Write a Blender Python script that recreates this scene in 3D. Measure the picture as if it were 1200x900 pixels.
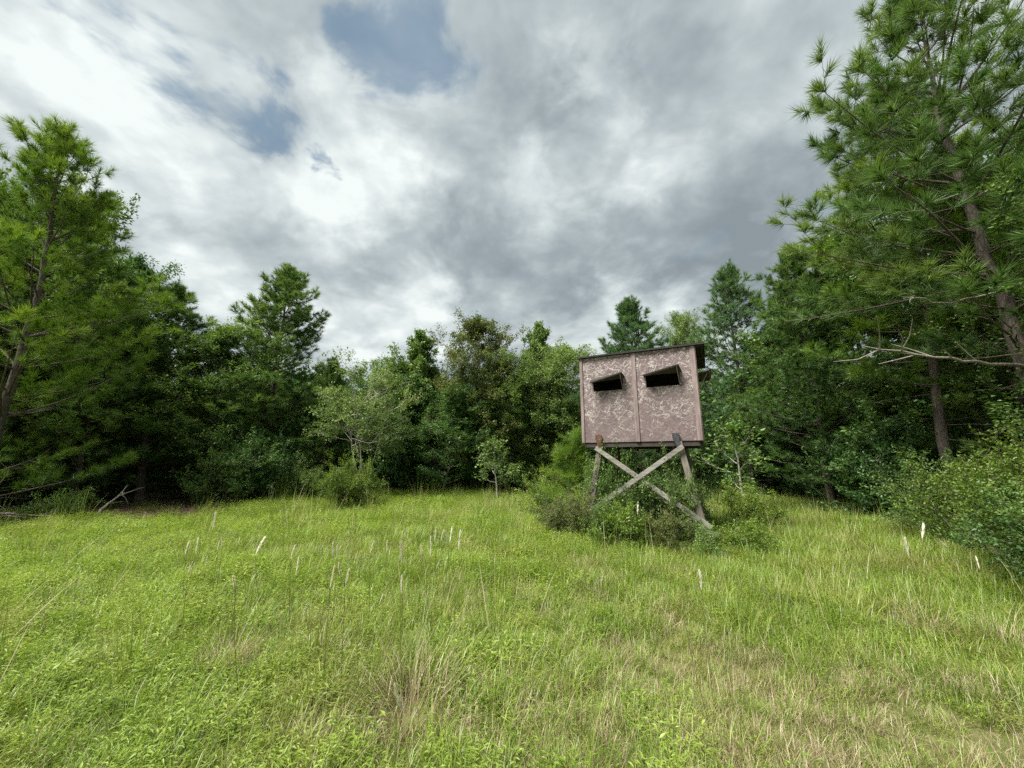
import bpy, bmesh, math, random
import numpy as np
from mathutils import Vector, Matrix

for o in list(bpy.data.objects):
    bpy.data.objects.remove(o, do_unlink=True)
S = bpy.context.scene
COL = S.collection
R = math.radians

# ------------------------------------------------------------------ camera
FPX, PITCH, EYE = 452.0, R(11.3), 1.6           # focal length in photo pixels (1200 wide), tilt, eye height
cam_d = bpy.data.cameras.new('camera')
cam_d.sensor_fit = 'HORIZONTAL'
cam_d.sensor_width = 36.0
cam_d.lens = 36.0 * FPX / 1200.0
cam_d.clip_start, cam_d.clip_end = 0.05, 2000.0
cam = bpy.data.objects.new('camera', cam_d)
cam.location = (0, 0, EYE)
cam.rotation_euler = (R(90) + PITCH, 0, 0)
COL.objects.link(cam)
S.camera = cam


def ray(u, v):
    yv = (450 - v) / FPX
    return np.array([(u - 600) / FPX, math.cos(PITCH) - yv * math.sin(PITCH), math.sin(PITCH) + yv * math.cos(PITCH)])


def at_z(u, v, z):
    d = ray(u, v)
    t = (z - EYE) / d[2]
    return np.array([0, 0, EYE]) + d * t


def at_y(u, v, y):
    d = ray(u, v)
    return np.array([0, 0, EYE]) + d * (y / d[1])


# ------------------------------------------------------------------ sun, sky, exposure
SUN_EL, SUN_AZ = R(60), R(240)                   # azimuth clockwise from +Y: high on the left
S.view_settings.view_transform = 'Standard'
S.view_settings.look = 'None'
S.view_settings.gamma = 1.0
S.view_settings.exposure = 1.3
S.view_settings.use_curve_mapping = False
sun_d = bpy.data.lights.new('sun', 'SUN')
sun_d.energy = 4.6
sun_d.angle = R(28)
sun_d.color = (1.0, 0.95, 0.86)
sun = bpy.data.objects.new('sun', sun_d)
to_sun = Vector((math.sin(SUN_AZ) * math.cos(SUN_EL), math.cos(SUN_AZ) * math.cos(SUN_EL), math.sin(SUN_EL)))
sun.rotation_euler = to_sun.to_track_quat('Z', 'Y').to_euler()
sun.location = (0, 0, 30)
COL.objects.link(sun)

W = bpy.data.worlds.new('World')
S.world = W
W.use_nodes = True
W.cycles.sampling_method = 'NONE'                # an even cloudy sky needs no light sampling


class NT:
    """tiny helper round a node tree"""
    def __init__(s, tree):
        s.t = tree
        tree.nodes.clear()

    def n(s, typ, **kw):
        nd = s.t.nodes.new(typ)
        for k, v in kw.items():
            if k.startswith('i_'):
                key = k[2:]
                key = int(key) if key.isdigit() else key.replace('_', ' ')
                s.put(nd.inputs[key], v)
            else:
                setattr(nd, k, v)
        return nd

    def put(s, sock, v):
        if isinstance(v, bpy.types.NodeSocket):
            s.t.links.new(v, sock)
        else:
            sock.default_value = v

    def m(s, op, a, b=0.0, c=0.0, clamp=False):
        nd = s.t.nodes.new('ShaderNodeMath')
        nd.operation = op
        nd.use_clamp = clamp
        for i, v in enumerate((a, b, c)):
            s.put(nd.inputs[i], v)
        return nd.outputs[0]

    def vm(s, op, a, b=(0, 0, 0), scale=None):
        nd = s.t.nodes.new('ShaderNodeVectorMath')
        nd.operation = op
        s.put(nd.inputs[0], a)
        s.put(nd.inputs[1], b)
        if scale is not None:
            s.put(nd.inputs['Scale'], scale)
        return nd.outputs['Value'] if op in ('DOT_PRODUCT', 'LENGTH', 'DISTANCE') else nd.outputs[0]

    def ramp(s, fac, stops, interp='LINEAR'):
        nd = s.t.nodes.new('ShaderNodeValToRGB')
        cr = nd.color_ramp
        cr.interpolation = interp
        while len(cr.elements) < len(stops):
            cr.elements.new(0.5)
        for e, (p, c) in zip(cr.elements, stops):
            e.position = p
            e.color = (*c, 1) if len(c) == 3 else c
        s.put(nd.inputs[0], fac)
        return nd.outputs[0]

    def mix(s, fac, a, b, blend='MIX'):
        nd = s.t.nodes.new('ShaderNodeMix')
        nd.data_type = 'RGBA'
        nd.blend_type = blend
        s.put(nd.inputs[0], fac)
        for sock, v in ((nd.inputs[6], a), (nd.inputs[7], b)):
            if not isinstance(v, bpy.types.NodeSocket) and len(v) == 3:
                v = (*v, 1)
            s.put(sock, v)
        return nd.outputs[2]

    def noise(s, vec, scale, detail=4.0, rough=0.5, lac=2.0, dist=0.0, color=False):
        nd = s.t.nodes.new('ShaderNodeTexNoise')
        s.put(nd.inputs['Vector'], vec)
        for k, v in (('Scale', scale), ('Detail', detail), ('Roughness', rough), ('Lacunarity', lac), ('Distortion', dist)):
            s.put(nd.inputs[k], v)
        return nd.outputs['Color' if color else 'Fac']


def build_sky():
    t = NT(W.node_tree)
    out = t.n('ShaderNodeOutputWorld')
    bg = t.n('ShaderNodeBackground')
    bg.inputs['Strength'].default_value = 0.1
    t.t.links.new(bg.outputs[0], out.inputs[0])
    sky = t.n('ShaderNodeTexSky')
    sky.sky_type = 'NISHITA'
    sky.sun_disc = False
    sky.sun_elevation = SUN_EL
    sky.sun_rotation = SUN_AZ
    sky.air_density, sky.dust_density, sky.ozone_density = 1.0, 1.6, 1.5
    tc = t.n('ShaderNodeTexCoord').outputs['Generated']
    d = t.vm('NORMALIZE', tc)
    sep = t.n('ShaderNodeSeparateXYZ')
    t.put(sep.inputs[0], d)
    zz = t.m('ADD', t.m('MAXIMUM', sep.outputs[2], 0.0), 0.38)
    comb = t.n('ShaderNodeCombineXYZ')
    t.put(comb.inputs[0], t.m('DIVIDE', sep.outputs[0], zz))
    t.put(comb.inputs[1], t.m('DIVIDE', sep.outputs[1], zz))
    p = comb.outputs[0]                                     # the cloud layer seen in perspective
    wv = t.vm('SUBTRACT', t.noise(p, 2.0, 3, 0.5, color=True), (0.5, 0.5, 0.5))
    pw = t.vm('ADD', p, t.vm('SCALE', wv, scale=0.26))
    n1 = t.noise(pw, 1.7, 6, 0.55)
    n2 = t.noise(t.vm('ADD', pw, (5.2, 1.7, 3.0)), 4.6, 6, 0.58)
    n3 = t.noise(t.vm('ADD', pw, (1.2, 8.7, 0.4)), 4.2, 7, 0.60)
    n4 = t.noise(t.vm('ADD', pw, (7.2, 3.1, 2.2)), 11.0, 5, 0.6)

    def puffs(scale, off):
        v = t.n('ShaderNodeTexVoronoi')
        v.feature = 'SMOOTH_F1'
        t.put(v.inputs['Vector'], t.vm('ADD', t.vm('ADD', p, off), t.vm('SCALE', t.vm('SUBTRACT', t.noise(p, scale * 1.3, 4, 0.6, color=True), (0.5, 0.5, 0.5)), scale=0.55 / scale)))
        v.inputs['Scale'].default_value = scale
        v.inputs['Detail'].default_value = 3.0
        v.inputs['Roughness'].default_value = 0.55
        v.inputs['Smoothness'].default_value = 0.35
        return t.m('SUBTRACT', 0.80, v.outputs['Distance'])
    puff = puffs(3.2, (3.0, 1.0, 0.0))                       # rounded cloud heads
    # domain-warped direction for the large cloud masses
    dw = t.vm('NORMALIZE', t.vm('ADD', d, t.vm('ADD', t.vm('SCALE', wv, scale=0.26),
         t.vm('SCALE', t.vm('SUBTRACT', t.noise(pw, 6.0, 5, 0.6, color=True), (0.5, 0.5, 0.5)), scale=0.34))))

    def blobs(lst):
        acc = 0.0
        for (u, v, rad, amp) in lst:
            q = ray(u, v)
            q = q / np.linalg.norm(q)
            k = 1.0 / (1 - math.cos(R(rad)))
            e = t.m('EXPONENT', t.m('MULTIPLY', t.m('SUBTRACT', t.vm('DOT_PRODUCT', dw, tuple(q)), 1.0), k))
            acc = t.m('MULTIPLY_ADD', e, amp, acc)
        return acc

    light = blobs([(250, 190, 7, .18), (350, 240, 8, .26), (420, 175, 6, .24), (150, 110, 8, .15), (40, 70, 9, .14), (30, 200, 6, -.12),
                   (640, 200, 6, .22), (690, 70, 5, .26), (735, 130, 4.5, .20), (560, 60, 6, .08), (480, 200, 6, .14), (400, 90, 4, .20),
                   (460, 75, 2.5, .20), (460, 380, 8, .22), (340, 370, 6, .20), (215, 330, 7, .24), (700, 380, 5, .20), (770, 370, 4, .22),
                   (590, 110, 6, -.12), (660, 125, 5, -.18), (560, 295, 8, -.20), (440, 305, 5, -.12), (680, 300, 8, -.20), (820, 300, 9, -.20), (850, 190, 8, -.12),
                   (900, 80, 10, -.06), (960, 20, 8, .03), (660, 345, 4, -.10), (820, 140, 5, .06), (730, 240, 3, .16), (500, 335, 3.5, .16), (880, 260, 6, -.10), (800, 90, 6, -.06), (330, 290, 5, -.10), (180, 240, 5, -.08)])
    blue = blobs([(85, 35, 3.2, .62), (240, 70, 5.5, .70), (285, 115, 3, .5), (200, 50, 3, .35), (440, 45, 4.5, .66), (500, 35, 5, .72), (450, 110, 3, .35), (375, 177, 1.4, .6), (180, 345, 3, .45), (1190, 10, 6, .4), (410, 8, 2.5, .4)])
    b = t.m('MULTIPLY_ADD', light, 1.42, 0.70)
    b = t.m('MULTIPLY_ADD', t.m('SUBTRACT', n1, 0.5), 0.70, b)
    b = t.m('MULTIPLY_ADD', t.m('SUBTRACT', n2, 0.5), 0.80, b)
    b = t.m('MULTIPLY_ADD', t.m('SUBTRACT', n4, 0.5), 0.26, b)
    b = t.m('MULTIPLY_ADD', puff, 0.62, b)
    cloud = t.ramp(b, [(0.0, (1.10, 1.30, 1.42)), (0.26, (1.45, 1.70, 1.82)), (0.52, (2.06, 2.33, 2.42)), (0.80, (2.95, 3.22, 3.24)), (1.05 - .05, (3.72, 3.98, 3.92))])
    hole = t.m('ADD', blue, t.m('MULTIPLY_ADD', t.m('SUBTRACT', n3, 0.5), 1.9, -0.32))
    hole = t.m('MULTIPLY_ADD', t.m('SUBTRACT', n4, 0.5), 0.9, hole)
    hole = t.m('MULTIPLY_ADD', puff, -0.45, hole)
    hole = t.ramp(hole, [(0.05, (0, 0, 0)), (0.85, (1, 1, 1))], 'EASE')
    blue_c = t.mix(0.7, t.vm('SCALE', sky.outputs[0], scale=0.34), (0.86, 1.38, 1.90))
    t.put(bg.inputs['Color'], t.mix(t.m('MULTIPLY', hole, 0.78), cloud, blue_c))


build_sky()
S.cycles.use_denoising = False
S.cycles.denoiser = 'OPENIMAGEDENOISE'
S.cycles.max_bounces = 4
S.cycles.diffuse_bounces = 3
S.cycles.glossy_bounces = 2
S.cycles.transmission_bounces = 3
S.cycles.use_adaptive_sampling = True
S.cycles.adaptive_threshold = 0.02
S.cycles.sample_clamp_indirect = 3.0
S.cycles.sample_clamp_direct = 12.0


# ------------------------------------------------------------------ materials
def new_mat(name):
    m = bpy.data.materials.new(name)
    m.use_nodes = True
    t = NT(m.node_tree)
    return m, t, t.n('ShaderNodeOutputMaterial')


def leaf_mat(name, dark, mid, light, trans=0.35, gloss=0.06, rough=0.45, patch=None, mottle=0.0):
    """thin foliage: diffuse and translucent, its pigment varied leaf by leaf ('tint') and plant by plant"""
    m, t, out = new_mat(name)
    tint = t.n('ShaderNodeAttribute', attribute_name='tint').outputs['Fac']
    oi = t.n('ShaderNodeObjectInfo').outputs['Random']
    f = t.m('MULTIPLY_ADD', t.m('SUBTRACT', oi, 0.5), 0.28, tint)
    if mottle:                                   # stands of darker and paler plants
        ps = t.n('ShaderNodeNewGeometry').outputs['Position']
        f = t.m('MULTIPLY_ADD', t.m('SUBTRACT', t.noise(ps, 1.5, 4, 0.6), 0.5), mottle, f)
    col = t.ramp(f, [(0.0, dark), (0.5, mid), (1.0, light)])
    if patch:
        pos = t.n('ShaderNodeNewGeometry').outputs['Position']
        nz = t.noise(pos, patch[1], 4, 0.6)
        pf = t.ramp(nz, [(patch[2], (0, 0, 0)), (patch[3], (1, 1, 1))])
        col = t.mix(t.m('MULTIPLY', pf, patch[4]), col, patch[0])
    dif = t.n('ShaderNodeBsdfDiffuse')
    tr = t.n('ShaderNodeBsdfTranslucent')
    gl = t.n('ShaderNodeBsdfGlossy')
    gl.inputs['Roughness'].default_value = rough
    gl.inputs['Color'].default_value = (0.8, 0.85, 0.8, 1)
    t.put(dif.inputs['Color'], col)
    t.put(tr.inputs['Color'], t.mix(0.5, col, (1.25, 1.25, 0.35), 'MULTIPLY'))
    m1 = t.n('ShaderNodeMixShader')
    t.put(m1.inputs[0], trans)
    t.t.links.new(dif.outputs[0], m1.inputs[1])
    t.t.links.new(tr.outputs[0], m1.inputs[2])
    m2 = t.n('ShaderNodeMixShader')
    t.put(m2.inputs[0], gloss)
    t.t.links.new(m1.outputs[0], m2.inputs[1])
    t.t.links.new(gl.outputs[0], m2.inputs[2])
    t.t.links.new(m2.outputs[0], out.inputs[0])
    return m


def bark_mat(name, c1, c2, scale=9.0, bump=0.6):
    m, t, out = new_mat(name)
    tc = t.n('ShaderNodeTexCoord').outputs['Object']
    mp = t.n('ShaderNodeMapping')
    t.put(mp.inputs[0], tc)
    mp.inputs['Scale'].default_value = (1, 1, 0.28)
    v = t.n('ShaderNodeTexVoronoi')
    v.feature = 'DISTANCE_TO_EDGE'
    t.put(v.inputs['Vector'], mp.outputs[0])
    v.inputs['Scale'].default_value = scale * 2
    nz = t.noise(mp.outputs[0], scale, 6, 0.65)
    f = t.m('MULTIPLY_ADD', t.m('MINIMUM', v.outputs['Distance'], 0.25), 1.6, t.m('MULTIPLY', nz, 0.6))
    col = t.ramp(f, [(0.15, c1), (0.75, c2)])
    b = t.n('ShaderNodeBsdfPrincipled')
    t.put(b.inputs['Base Color'], col)
    b.inputs['Roughness'].default_value = 0.9
    bp = t.n('ShaderNodeBump')
    bp.inputs['Strength'].default_value = bump
    bp.inputs['Distance'].default_value = 0.02
    t.put(bp.inputs['Height'], f)
    t.put(b.inputs['Normal'], bp.outputs[0])
    t.t.links.new(b.outputs[0], out.inputs[0])
    return m


def wood_mat(name, c1, c2, axis_scale, rough=0.85):
    """weathered timber, grain running along the long axis of axis_scale (small number = along the grain)"""
    m, t, out = new_mat(name)
    tc = t.n('ShaderNodeTexCoord').outputs['Object']
    mp = t.n('ShaderNodeMapping')
    t.put(mp.inputs[0], tc)
    mp.inputs['Scale'].default_value = axis_scale
    g = t.noise(mp.outputs[0], 1.0, 6, 0.65)
    st = t.noise(tc, 3.5, 5, 0.6)
    f = t.m('ADD', t.m('MULTIPLY', g, 0.7), t.m('MULTIPLY', st, 0.45))
    col = t.ramp(f, [(0.38, c1), (0.75, c2)])
    b = t.n('ShaderNodeBsdfPrincipled')
    t.put(b.inputs['Base Color'], col)
    b.inputs['Roughness'].default_value = rough
    bp = t.n('ShaderNodeBump')
    bp.inputs['Strength'].default_value = 0.35
    bp.inputs['Distance'].default_value = 0.006
    t.put(bp.inputs['Height'], g)
    t.put(b.inputs['Normal'], bp.outputs[0])
    t.t.links.new(b.outputs[0], out.inputs[0])
    return m


BZ = 2.005                                       # floor height of the blind


def osb_mat(name):
    """oriented strand board, faded mauve brown paint worn off the raised strands"""
    m, t, out = new_mat(name)
    tc = t.n('ShaderNodeTexCoord').outputs['Object']
    wp = t.vm('ADD', tc, t.vm('SCALE', t.vm('SUBTRACT', t.noise(tc, 7, 3, 0.5, color=True), (0.5, 0.5, 0.5)), scale=0.09))

    def strands(ang, sx, sz, seed, wd):
        r = t.n('ShaderNodeVectorRotate')
        r.rotation_type = 'Y_AXIS'
        t.put(r.inputs['Vector'], wp)
        r.inputs['Angle'].default_value = R(ang)
        v = t.vm('ADD', t.vm('MULTIPLY', r.outputs[0], (sx, 2, sz)), (seed, seed * .7, seed * 1.3))
        line = t.m('ABSOLUTE', t.m('SUBTRACT', t.noise(v, 1.0, 1, 0.5), 0.5))
        gate = t.ramp(t.noise(t.vm('ADD', v, (9, 4, 2)), .8, 2, .5), [(.50, (0, 0, 0)), (.56, (1, 1, 1))])
        return t.m('MULTIPLY', t.ramp(line, [(wd * .5, (1, 1, 1)), (wd, (0, 0, 0))]), gate)
    s1 = strands(40, 7, 22, 3.1, .040)
    s2 = strands(-33, 7, 24, 11.7, .040)
    s3 = strands(68, 6, 20, 23.9, .034)
    s4 = strands(10, 7, 22, 31.2, .034)
    fl = t.m('MAXIMUM', t.m('MAXIMUM', s1, s2), t.m('MAXIMUM', s3, s4))
    zone = t.noise(t.vm('MULTIPLY', tc, (1, 0, 1)), 3.2, 5, 0.65)
    sep = t.n('ShaderNodeSeparateXYZ')
    t.put(sep.inputs[0], tc)
    # worn most where the strip under the eaves and round the openings lost its paint
    zone = t.m('MULTIPLY_ADD', t.m('SUBTRACT', sep.outputs[2], 0.95 + BZ), 0.14, zone)
    zone = t.ramp(zone, [(0.36, (0.15, 0.15, 0.15)), (0.54, (1, 1, 1))])
    fine = t.ramp(t.noise(tc, 60, 4, 0.7), [(0.44, (0, 0, 0)), (0.62, (1, 1, 1))])
    wear = t.m('MULTIPLY', t.m('MULTIPLY', fl, zone), t.m('MULTIPLY_ADD', fine, 0.35, 0.65))
    base = t.ramp(t.noise(tc, 3.0, 6, 0.65), [(0.3, (0.105, 0.074, 0.078)), (0.55, (0.145, 0.106, 0.110)), (0.78, (0.187, 0.145, 0.147))])
    chips = t.ramp(t.noise(t.vm('MULTIPLY', wp, (1, 1, 1.4)), 42, 5, 0.65), [(0.52, (0, 0, 0)), (0.68, (1, 1, 1))])
    base = t.mix(t.m('MULTIPLY', chips, 0.5), base, (0.25, 0.19, 0.18))
    dk = t.ramp(t.noise(wp, 24, 5, 0.7), [(0.30, (1, 1, 1)), (0.44, (0, 0, 0))])
    base = t.mix(t.m('MULTIPLY', dk, 0.5), base, (0.065, 0.038, 0.04))
    run = t.ramp(t.noise(t.vm('MULTIPLY', tc, (11, 1, 0.7)), 1.0, 4, 0.6), [(0.50, (0, 0, 0)), (0.72, (1, 1, 1))])
    base = t.mix(t.m('MULTIPLY', run, 0.28), base, (0.085, 0.058, 0.058))
    col = t.mix(t.m('MULTIPLY', wear, 0.80), base, (0.54, 0.52, 0.48))
    b = t.n('ShaderNodeBsdfPrincipled')
    t.put(b.inputs['Base Color'], col)
    b.inputs['Roughness'].default_value = 0.8
    bp = t.n('ShaderNodeBump')
    bp.inputs['Strength'].default_value = 0.4
    bp.inputs['Distance'].default_value = 0.004
    t.put(bp.inputs['Height'], t.m('ADD', fl, chips))
    t.put(b.inputs['Normal'], bp.outputs[0])
    t.t.links.new(b.outputs[0], out.inputs[0])
    return m


def metal_mat(name, c1, c2, rough=0.6, metallic=0.4):
    m, t, out = new_mat(name)
    tc = t.n('ShaderNodeTexCoord').outputs['Object']
    col = t.ramp(t.noise(tc, 14, 6, 0.65), [(0.4, c1), (0.65, c2)])
    b = t.n('ShaderNodeBsdfPrincipled')
    t.put(b.inputs['Base Color'], col)
    b.inputs['Roughness'].default_value = rough
    b.inputs['Metallic'].default_value = metallic
    t.t.links.new(b.outputs[0], out.inputs[0])
    return m


M = {}
M['pine'] = leaf_mat('pine_needles', (.038, .088, .024), (.088, .168, .042), (.180, .262, .070), .34, .025)
M['pine_y'] = leaf_mat('pine_needles_bright', (.040, .095, .014), (.100, .195, .022), (.200, .290, .036), .36, .025)
M['pine_b'] = leaf_mat('pine_needles_blue', (.036, .090, .038), (.078, .160, .062), (.145, .235, .092), .34, .03)
M['leaf'] = leaf_mat('broad_leaves', (.045, .100, .022), (.100, .185, .036), (.185, .275, .065), .38, .03)
M['leaf_pale'] = leaf_mat('pale_broad_leaves', (.070, .130, .036), (.145, .230, .064), (.265, .350, .125), .38, .02)
M['leaf_brown'] = leaf_mat('olive_brown_leaves', (.062, .092, .026), (.125, .160, .044), (.215, .215, .075), .38, .03)
M['leaf_bright'] = leaf_mat('bright_shrub_leaves', (.075, .140, .018), (.150, .240, .030), (.290, .370, .070), .40, .03)
M['leaf_deep'] = leaf_mat('deep_green_leaves', (.028, .076, .022), (.060, .140, .034), (.115, .205, .052), .36, .03)
M['leaf_bush'] = leaf_mat('olive_bush_leaves', (.045, .085, .014), (.105, .172, .024), (.215, .290, .052), .38, .02)
M['bark'] = bark_mat('pine_bark', (.030, .023, .018), (.115, .092, .076))
M['bark_dark'] = bark_mat('dark_bark', (.035, .028, .022), (.115, .095, .078))
M['bark_pale'] = bark_mat('pale_bark', (.22, .20, .17), (.42, .40, .35), 12, 0.3)
M['deadwood'] = bark_mat('dead_wood', (.14, .12, .10), (.34, .31, .27), 14, 0.4)
M['grass'] = leaf_mat('grass_blades', (.070, .125, .013), (.166, .258, .030), (.320, .405, .085), .42, .03, .4, ((.260, .225, .085), 0.9, .50, .70, .6), 1.0)
M['weed'] = leaf_mat('weed_leaves', (.070, .125, .014), (.172, .262, .030), (.325, .400, .085), .40, .03, .4, ((.240, .215, .075), 0.9, .52, .74, .4), 1.0)
M['straw'] = leaf_mat('dry_straw', (.16, .115, .065), (.30, .235, .14), (.52, .45, .30), .25, .04)
M['plume'] = leaf_mat('plume_fluff', (.66, .63, .56), (.76, .74, .68), (.84, .83, .79), .40, .02)
M['stalk'] = leaf_mat('plume_stalk', (.16, .17, .06), (.26, .26, .11), (.36, .34, .18), .2, .03)
M['osb'] = osb_mat('worn_strand_board')
M['batten'] = wood_mat('faded_batten', (.11, .075, .075), (.29, .23, .22), (28, 28, 2.2))
M['timber_v'] = wood_mat('grey_timber_upright', (.060, .050, .040), (.21, .185, .155), (24, 24, 2.0))
M['timber_h'] = wood_mat('grey_timber_board', (.085, .075, .065), (.30, .285, .26), (2.0, 24, 24))
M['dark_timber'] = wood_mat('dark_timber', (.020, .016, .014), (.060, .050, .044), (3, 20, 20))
M['inside'] = wood_mat('shaded_flap_inside_board', (.020, .017, .014), (.050, .042, .034), (6, 6, 6))  # near-black board; on the flaps it paints in the shade underneath
M['roofing'] = metal_mat('dark_sheet_roofing', (.012, .011, .011), (.032, .028, .026), .85, .0)
M['rust'] = metal_mat('rusty_steel', (.085, .035, .024), (.17, .075, .048), .8, .2)
M['black_steel'] = metal_mat('dark_grey_steel', (.030, .033, .037), (.075, .080, .085), .6, .3)
M['bolt'] = metal_mat('bolt_steel', (.10, .10, .10), (.25, .24, .23), .5, .6)


def ground_mat():
    m, t, out = new_mat('meadow_soil')
    pos = t.n('ShaderNodeNewGeometry').outputs['Position']
    wood = t.n('ShaderNodeAttribute', attribute_name='wood').outputs['Fac']
    nz = t.noise(pos, 1.1, 6, 0.65)
    fi = t.noise(pos, 28, 5, 0.7)
    mead = t.ramp(t.m('MULTIPLY_ADD', t.m('SUBTRACT', fi, .5), .8, nz), [(0.25, (.050, .060, .016)), (0.5, (.095, .105, .026)), (0.8, (.17, .14, .065))])
    lit = t.ramp(t.m('MULTIPLY_ADD', t.m('SUBTRACT', fi, .5), .9, nz), [(0.25, (.060, .036, .022)), (0.55, (.150, .088, .054)), (0.85, (.25, .16, .10))])
    wd = t.ramp(t.m('MULTIPLY_ADD', t.m('SUBTRACT', nz, .5), .5, wood), [(.42, (0, 0, 0)), (.58, (1, 1, 1))])
    b = t.n('ShaderNodeBsdfPrincipled')
    t.put(b.inputs['Base Color'], t.mix(wd, mead, lit))
    b.inputs['Roughness'].default_value = 0.95
    bp = t.n('ShaderNodeBump')
    bp.inputs['Strength'].default_value = 0.8
    bp.inputs['Distance'].default_value = 0.03
    t.put(bp.inputs['Height'], fi)
    t.put(b.inputs['Normal'], bp.outputs[0])
    t.t.links.new(b.outputs[0], out.inputs[0])
    return m


M['ground'] = ground_mat()

# ------------------------------------------------------------------ mesh helpers


def np_mesh(name, verts, tris, mats, tint=None, mat_idx=None, smooth=False):
    me = bpy.data.meshes.new(name)
    verts = np.ascontiguousarray(verts, dtype=np.float32)
    tris = np.ascontiguousarray(tris, dtype=np.int32)
    me.vertices.add(len(verts))
    me.vertices.foreach_set('co', verts.ravel())
    me.loops.add(tris.size)
    me.loops.foreach_set('vertex_index', tris.ravel())
    me.polygons.add(len(tris))
    k = tris.shape[1]
    me.polygons.foreach_set('loop_start', np.arange(0, tris.size, k, dtype=np.int32))
    me.polygons.foreach_set('loop_total', np.full(len(tris), k, dtype=np.int32))
    if mat_idx is not None:
        me.polygons.foreach_set('material_index', np.ascontiguousarray(mat_idx, dtype=np.int32))
    if smooth:
        me.polygons.foreach_set('use_smooth', np.ones(len(tris), dtype=bool))
    for mm in (mats if isinstance(mats, (list, tuple)) else [mats]):
        me.materials.append(mm)
    if tint is not None:
        at = me.attributes.new('tint', 'FLOAT', 'POINT')
        at.data.foreach_set('value', np.ascontiguousarray(tint, dtype=np.float32))
    me.update(calc_edges=True)
    return me


class Tubes:
    """many tapered tubes gathered into one mesh (a trunk with its limbs)"""
    def __init__(s):
        s.v, s.f, s.n = [], [], 0

    def add(s, pts, radii, sides=6):
        pts = np.asarray(pts, float)
        n = len(pts)
        tan = np.gradient(pts, axis=0)
        tan /= np.linalg.norm(tan, axis=1)[:, None] + 1e-9
        ref = np.array([0, 0, 1.0]) if abs(tan[0][2]) < 0.8 else np.array([1.0, 0, 0])
        a = np.cross(tan, ref)
        a /= np.linalg.norm(a, axis=1)[:, None] + 1e-9
        b = np.cross(tan, a)
        th = np.linspace(0, 2 * np.pi, sides, endpoint=False)
        rr = np.asarray(radii, float)[:, None, None]
        ring = pts[:, None, :] + rr * (np.cos(th)[None, :, None] * a[:, None, :] + np.sin(th)[None, :, None] * b[:, None, :])
        s.v.append(ring.reshape(-1, 3))
        i = np.arange(n - 1)[:, None] * sides
        j = np.arange(sides)[None, :]
        j2 = (j + 1) % sides
        q = np.stack([i + j, i + j2, i + sides + j2, i + sides + j], -1).reshape(-1, 4) + s.n
        s.f.append(q)
        s.n += n * sides

    def mesh(s, name, mat):
        return np_mesh(name, np.vstack(s.v), np.vstack(s.f), mat, smooth=True)


def norm(a):
    return a / (np.linalg.norm(a, axis=-1, keepdims=True) + 1e-9)


def perp_frame(d):
    ref = np.where(np.abs(d[:, 2:3]) < 0.9, np.array([[0, 0, 1.0]]), np.array([[1.0, 0, 0]]))
    a = norm(np.cross(d, ref))
    return a, np.cross(d, a)


def needle_mesh(name, mat, P, D, L, rng, per, nlen, width, tint0):
    """bottle-brush pine shoots: P,D,L = base, axis and length of each shoot"""
    n = len(P)
    idx = np.repeat(np.arange(n), per)
    k = len(idx)
    a, b = perp_frame(D)
    az = rng.uniform(0, 2 * np.pi, k)
    s = rng.uniform(0, 1, k) ** 0.8
    ang = np.radians(rng.uniform(25, 82, k)) * (1.08 - 0.62 * s)
    rad = np.cos(az)[:, None] * a[idx] + np.sin(az)[:, None] * b[idx]
    d = D[idx] * np.cos(ang)[:, None] + rad * np.sin(ang)[:, None]
    d[:, 2] -= rng.uniform(0.0, 0.10, k)
    d = norm(d)
    base = P[idx] + D[idx] * (s * L[idx])[:, None]
    ln = nlen * rng.uniform(0.75, 1.2, k)
    side, _ = perp_frame(d)
    tw = rng.uniform(0, np.pi, k)
    up = np.cross(d, side)
    side = side * np.cos(tw)[:, None] + up * np.sin(tw)[:, None]
    w = width * rng.uniform(.7, 1.2, k)
    v = np.empty((k, 3, 3))
    v[:, 0] = base - side * (w / 2)[:, None]
    v[:, 1] = base + side * (w / 2)[:, None]
    v[:, 2] = base + d * ln[:, None]
    t = np.repeat(np.clip(tint0[idx] + rng.normal(0, .10, k), 0, 1), 3)
    return np_mesh(name, v.reshape(-1, 3), np.arange(3 * k).reshape(-1, 3), mat, t)


def leaf_mesh(name, mat, P, D, N, size, tint, rng, aspect=0.5, fold=0.18):
    """folded pointed leaves, two triangles each"""
    k = len(P)
    side = norm(np.cross(D, N))
    up = np.cross(side, D)
    w = size * aspect * 0.5
    v = np.empty((k, 4, 3))
    mid = P + D * (size * 0.42)[:, None]
    v[:, 0] = P
    v[:, 1] = mid + side * w[:, None] + up * (w * fold * 2)[:, None]
    v[:, 2] = P + D * size[:, None] - up * (size * 0.10)[:, None]
    v[:, 3] = mid - side * w[:, None] + up * (w * fold * 2)[:, None]
    i = np.arange(k)[:, None] * 4
    f = np.concatenate([i + np.array([[0, 3, 2]]), i + np.array([[0, 2, 1]])], 1).reshape(-1, 3)
    return np_mesh(name, v.reshape(-1, 3), f, mat, np.repeat(np.clip(tint, 0, 1), 4))


def sph(az, el):
    return np.array([math.cos(az) * math.cos(el), math.sin(az) * math.cos(el), math.sin(el)])


# ------------------------------------------------------------------ plant templates (mesh pairs: wood, foliage)


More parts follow.
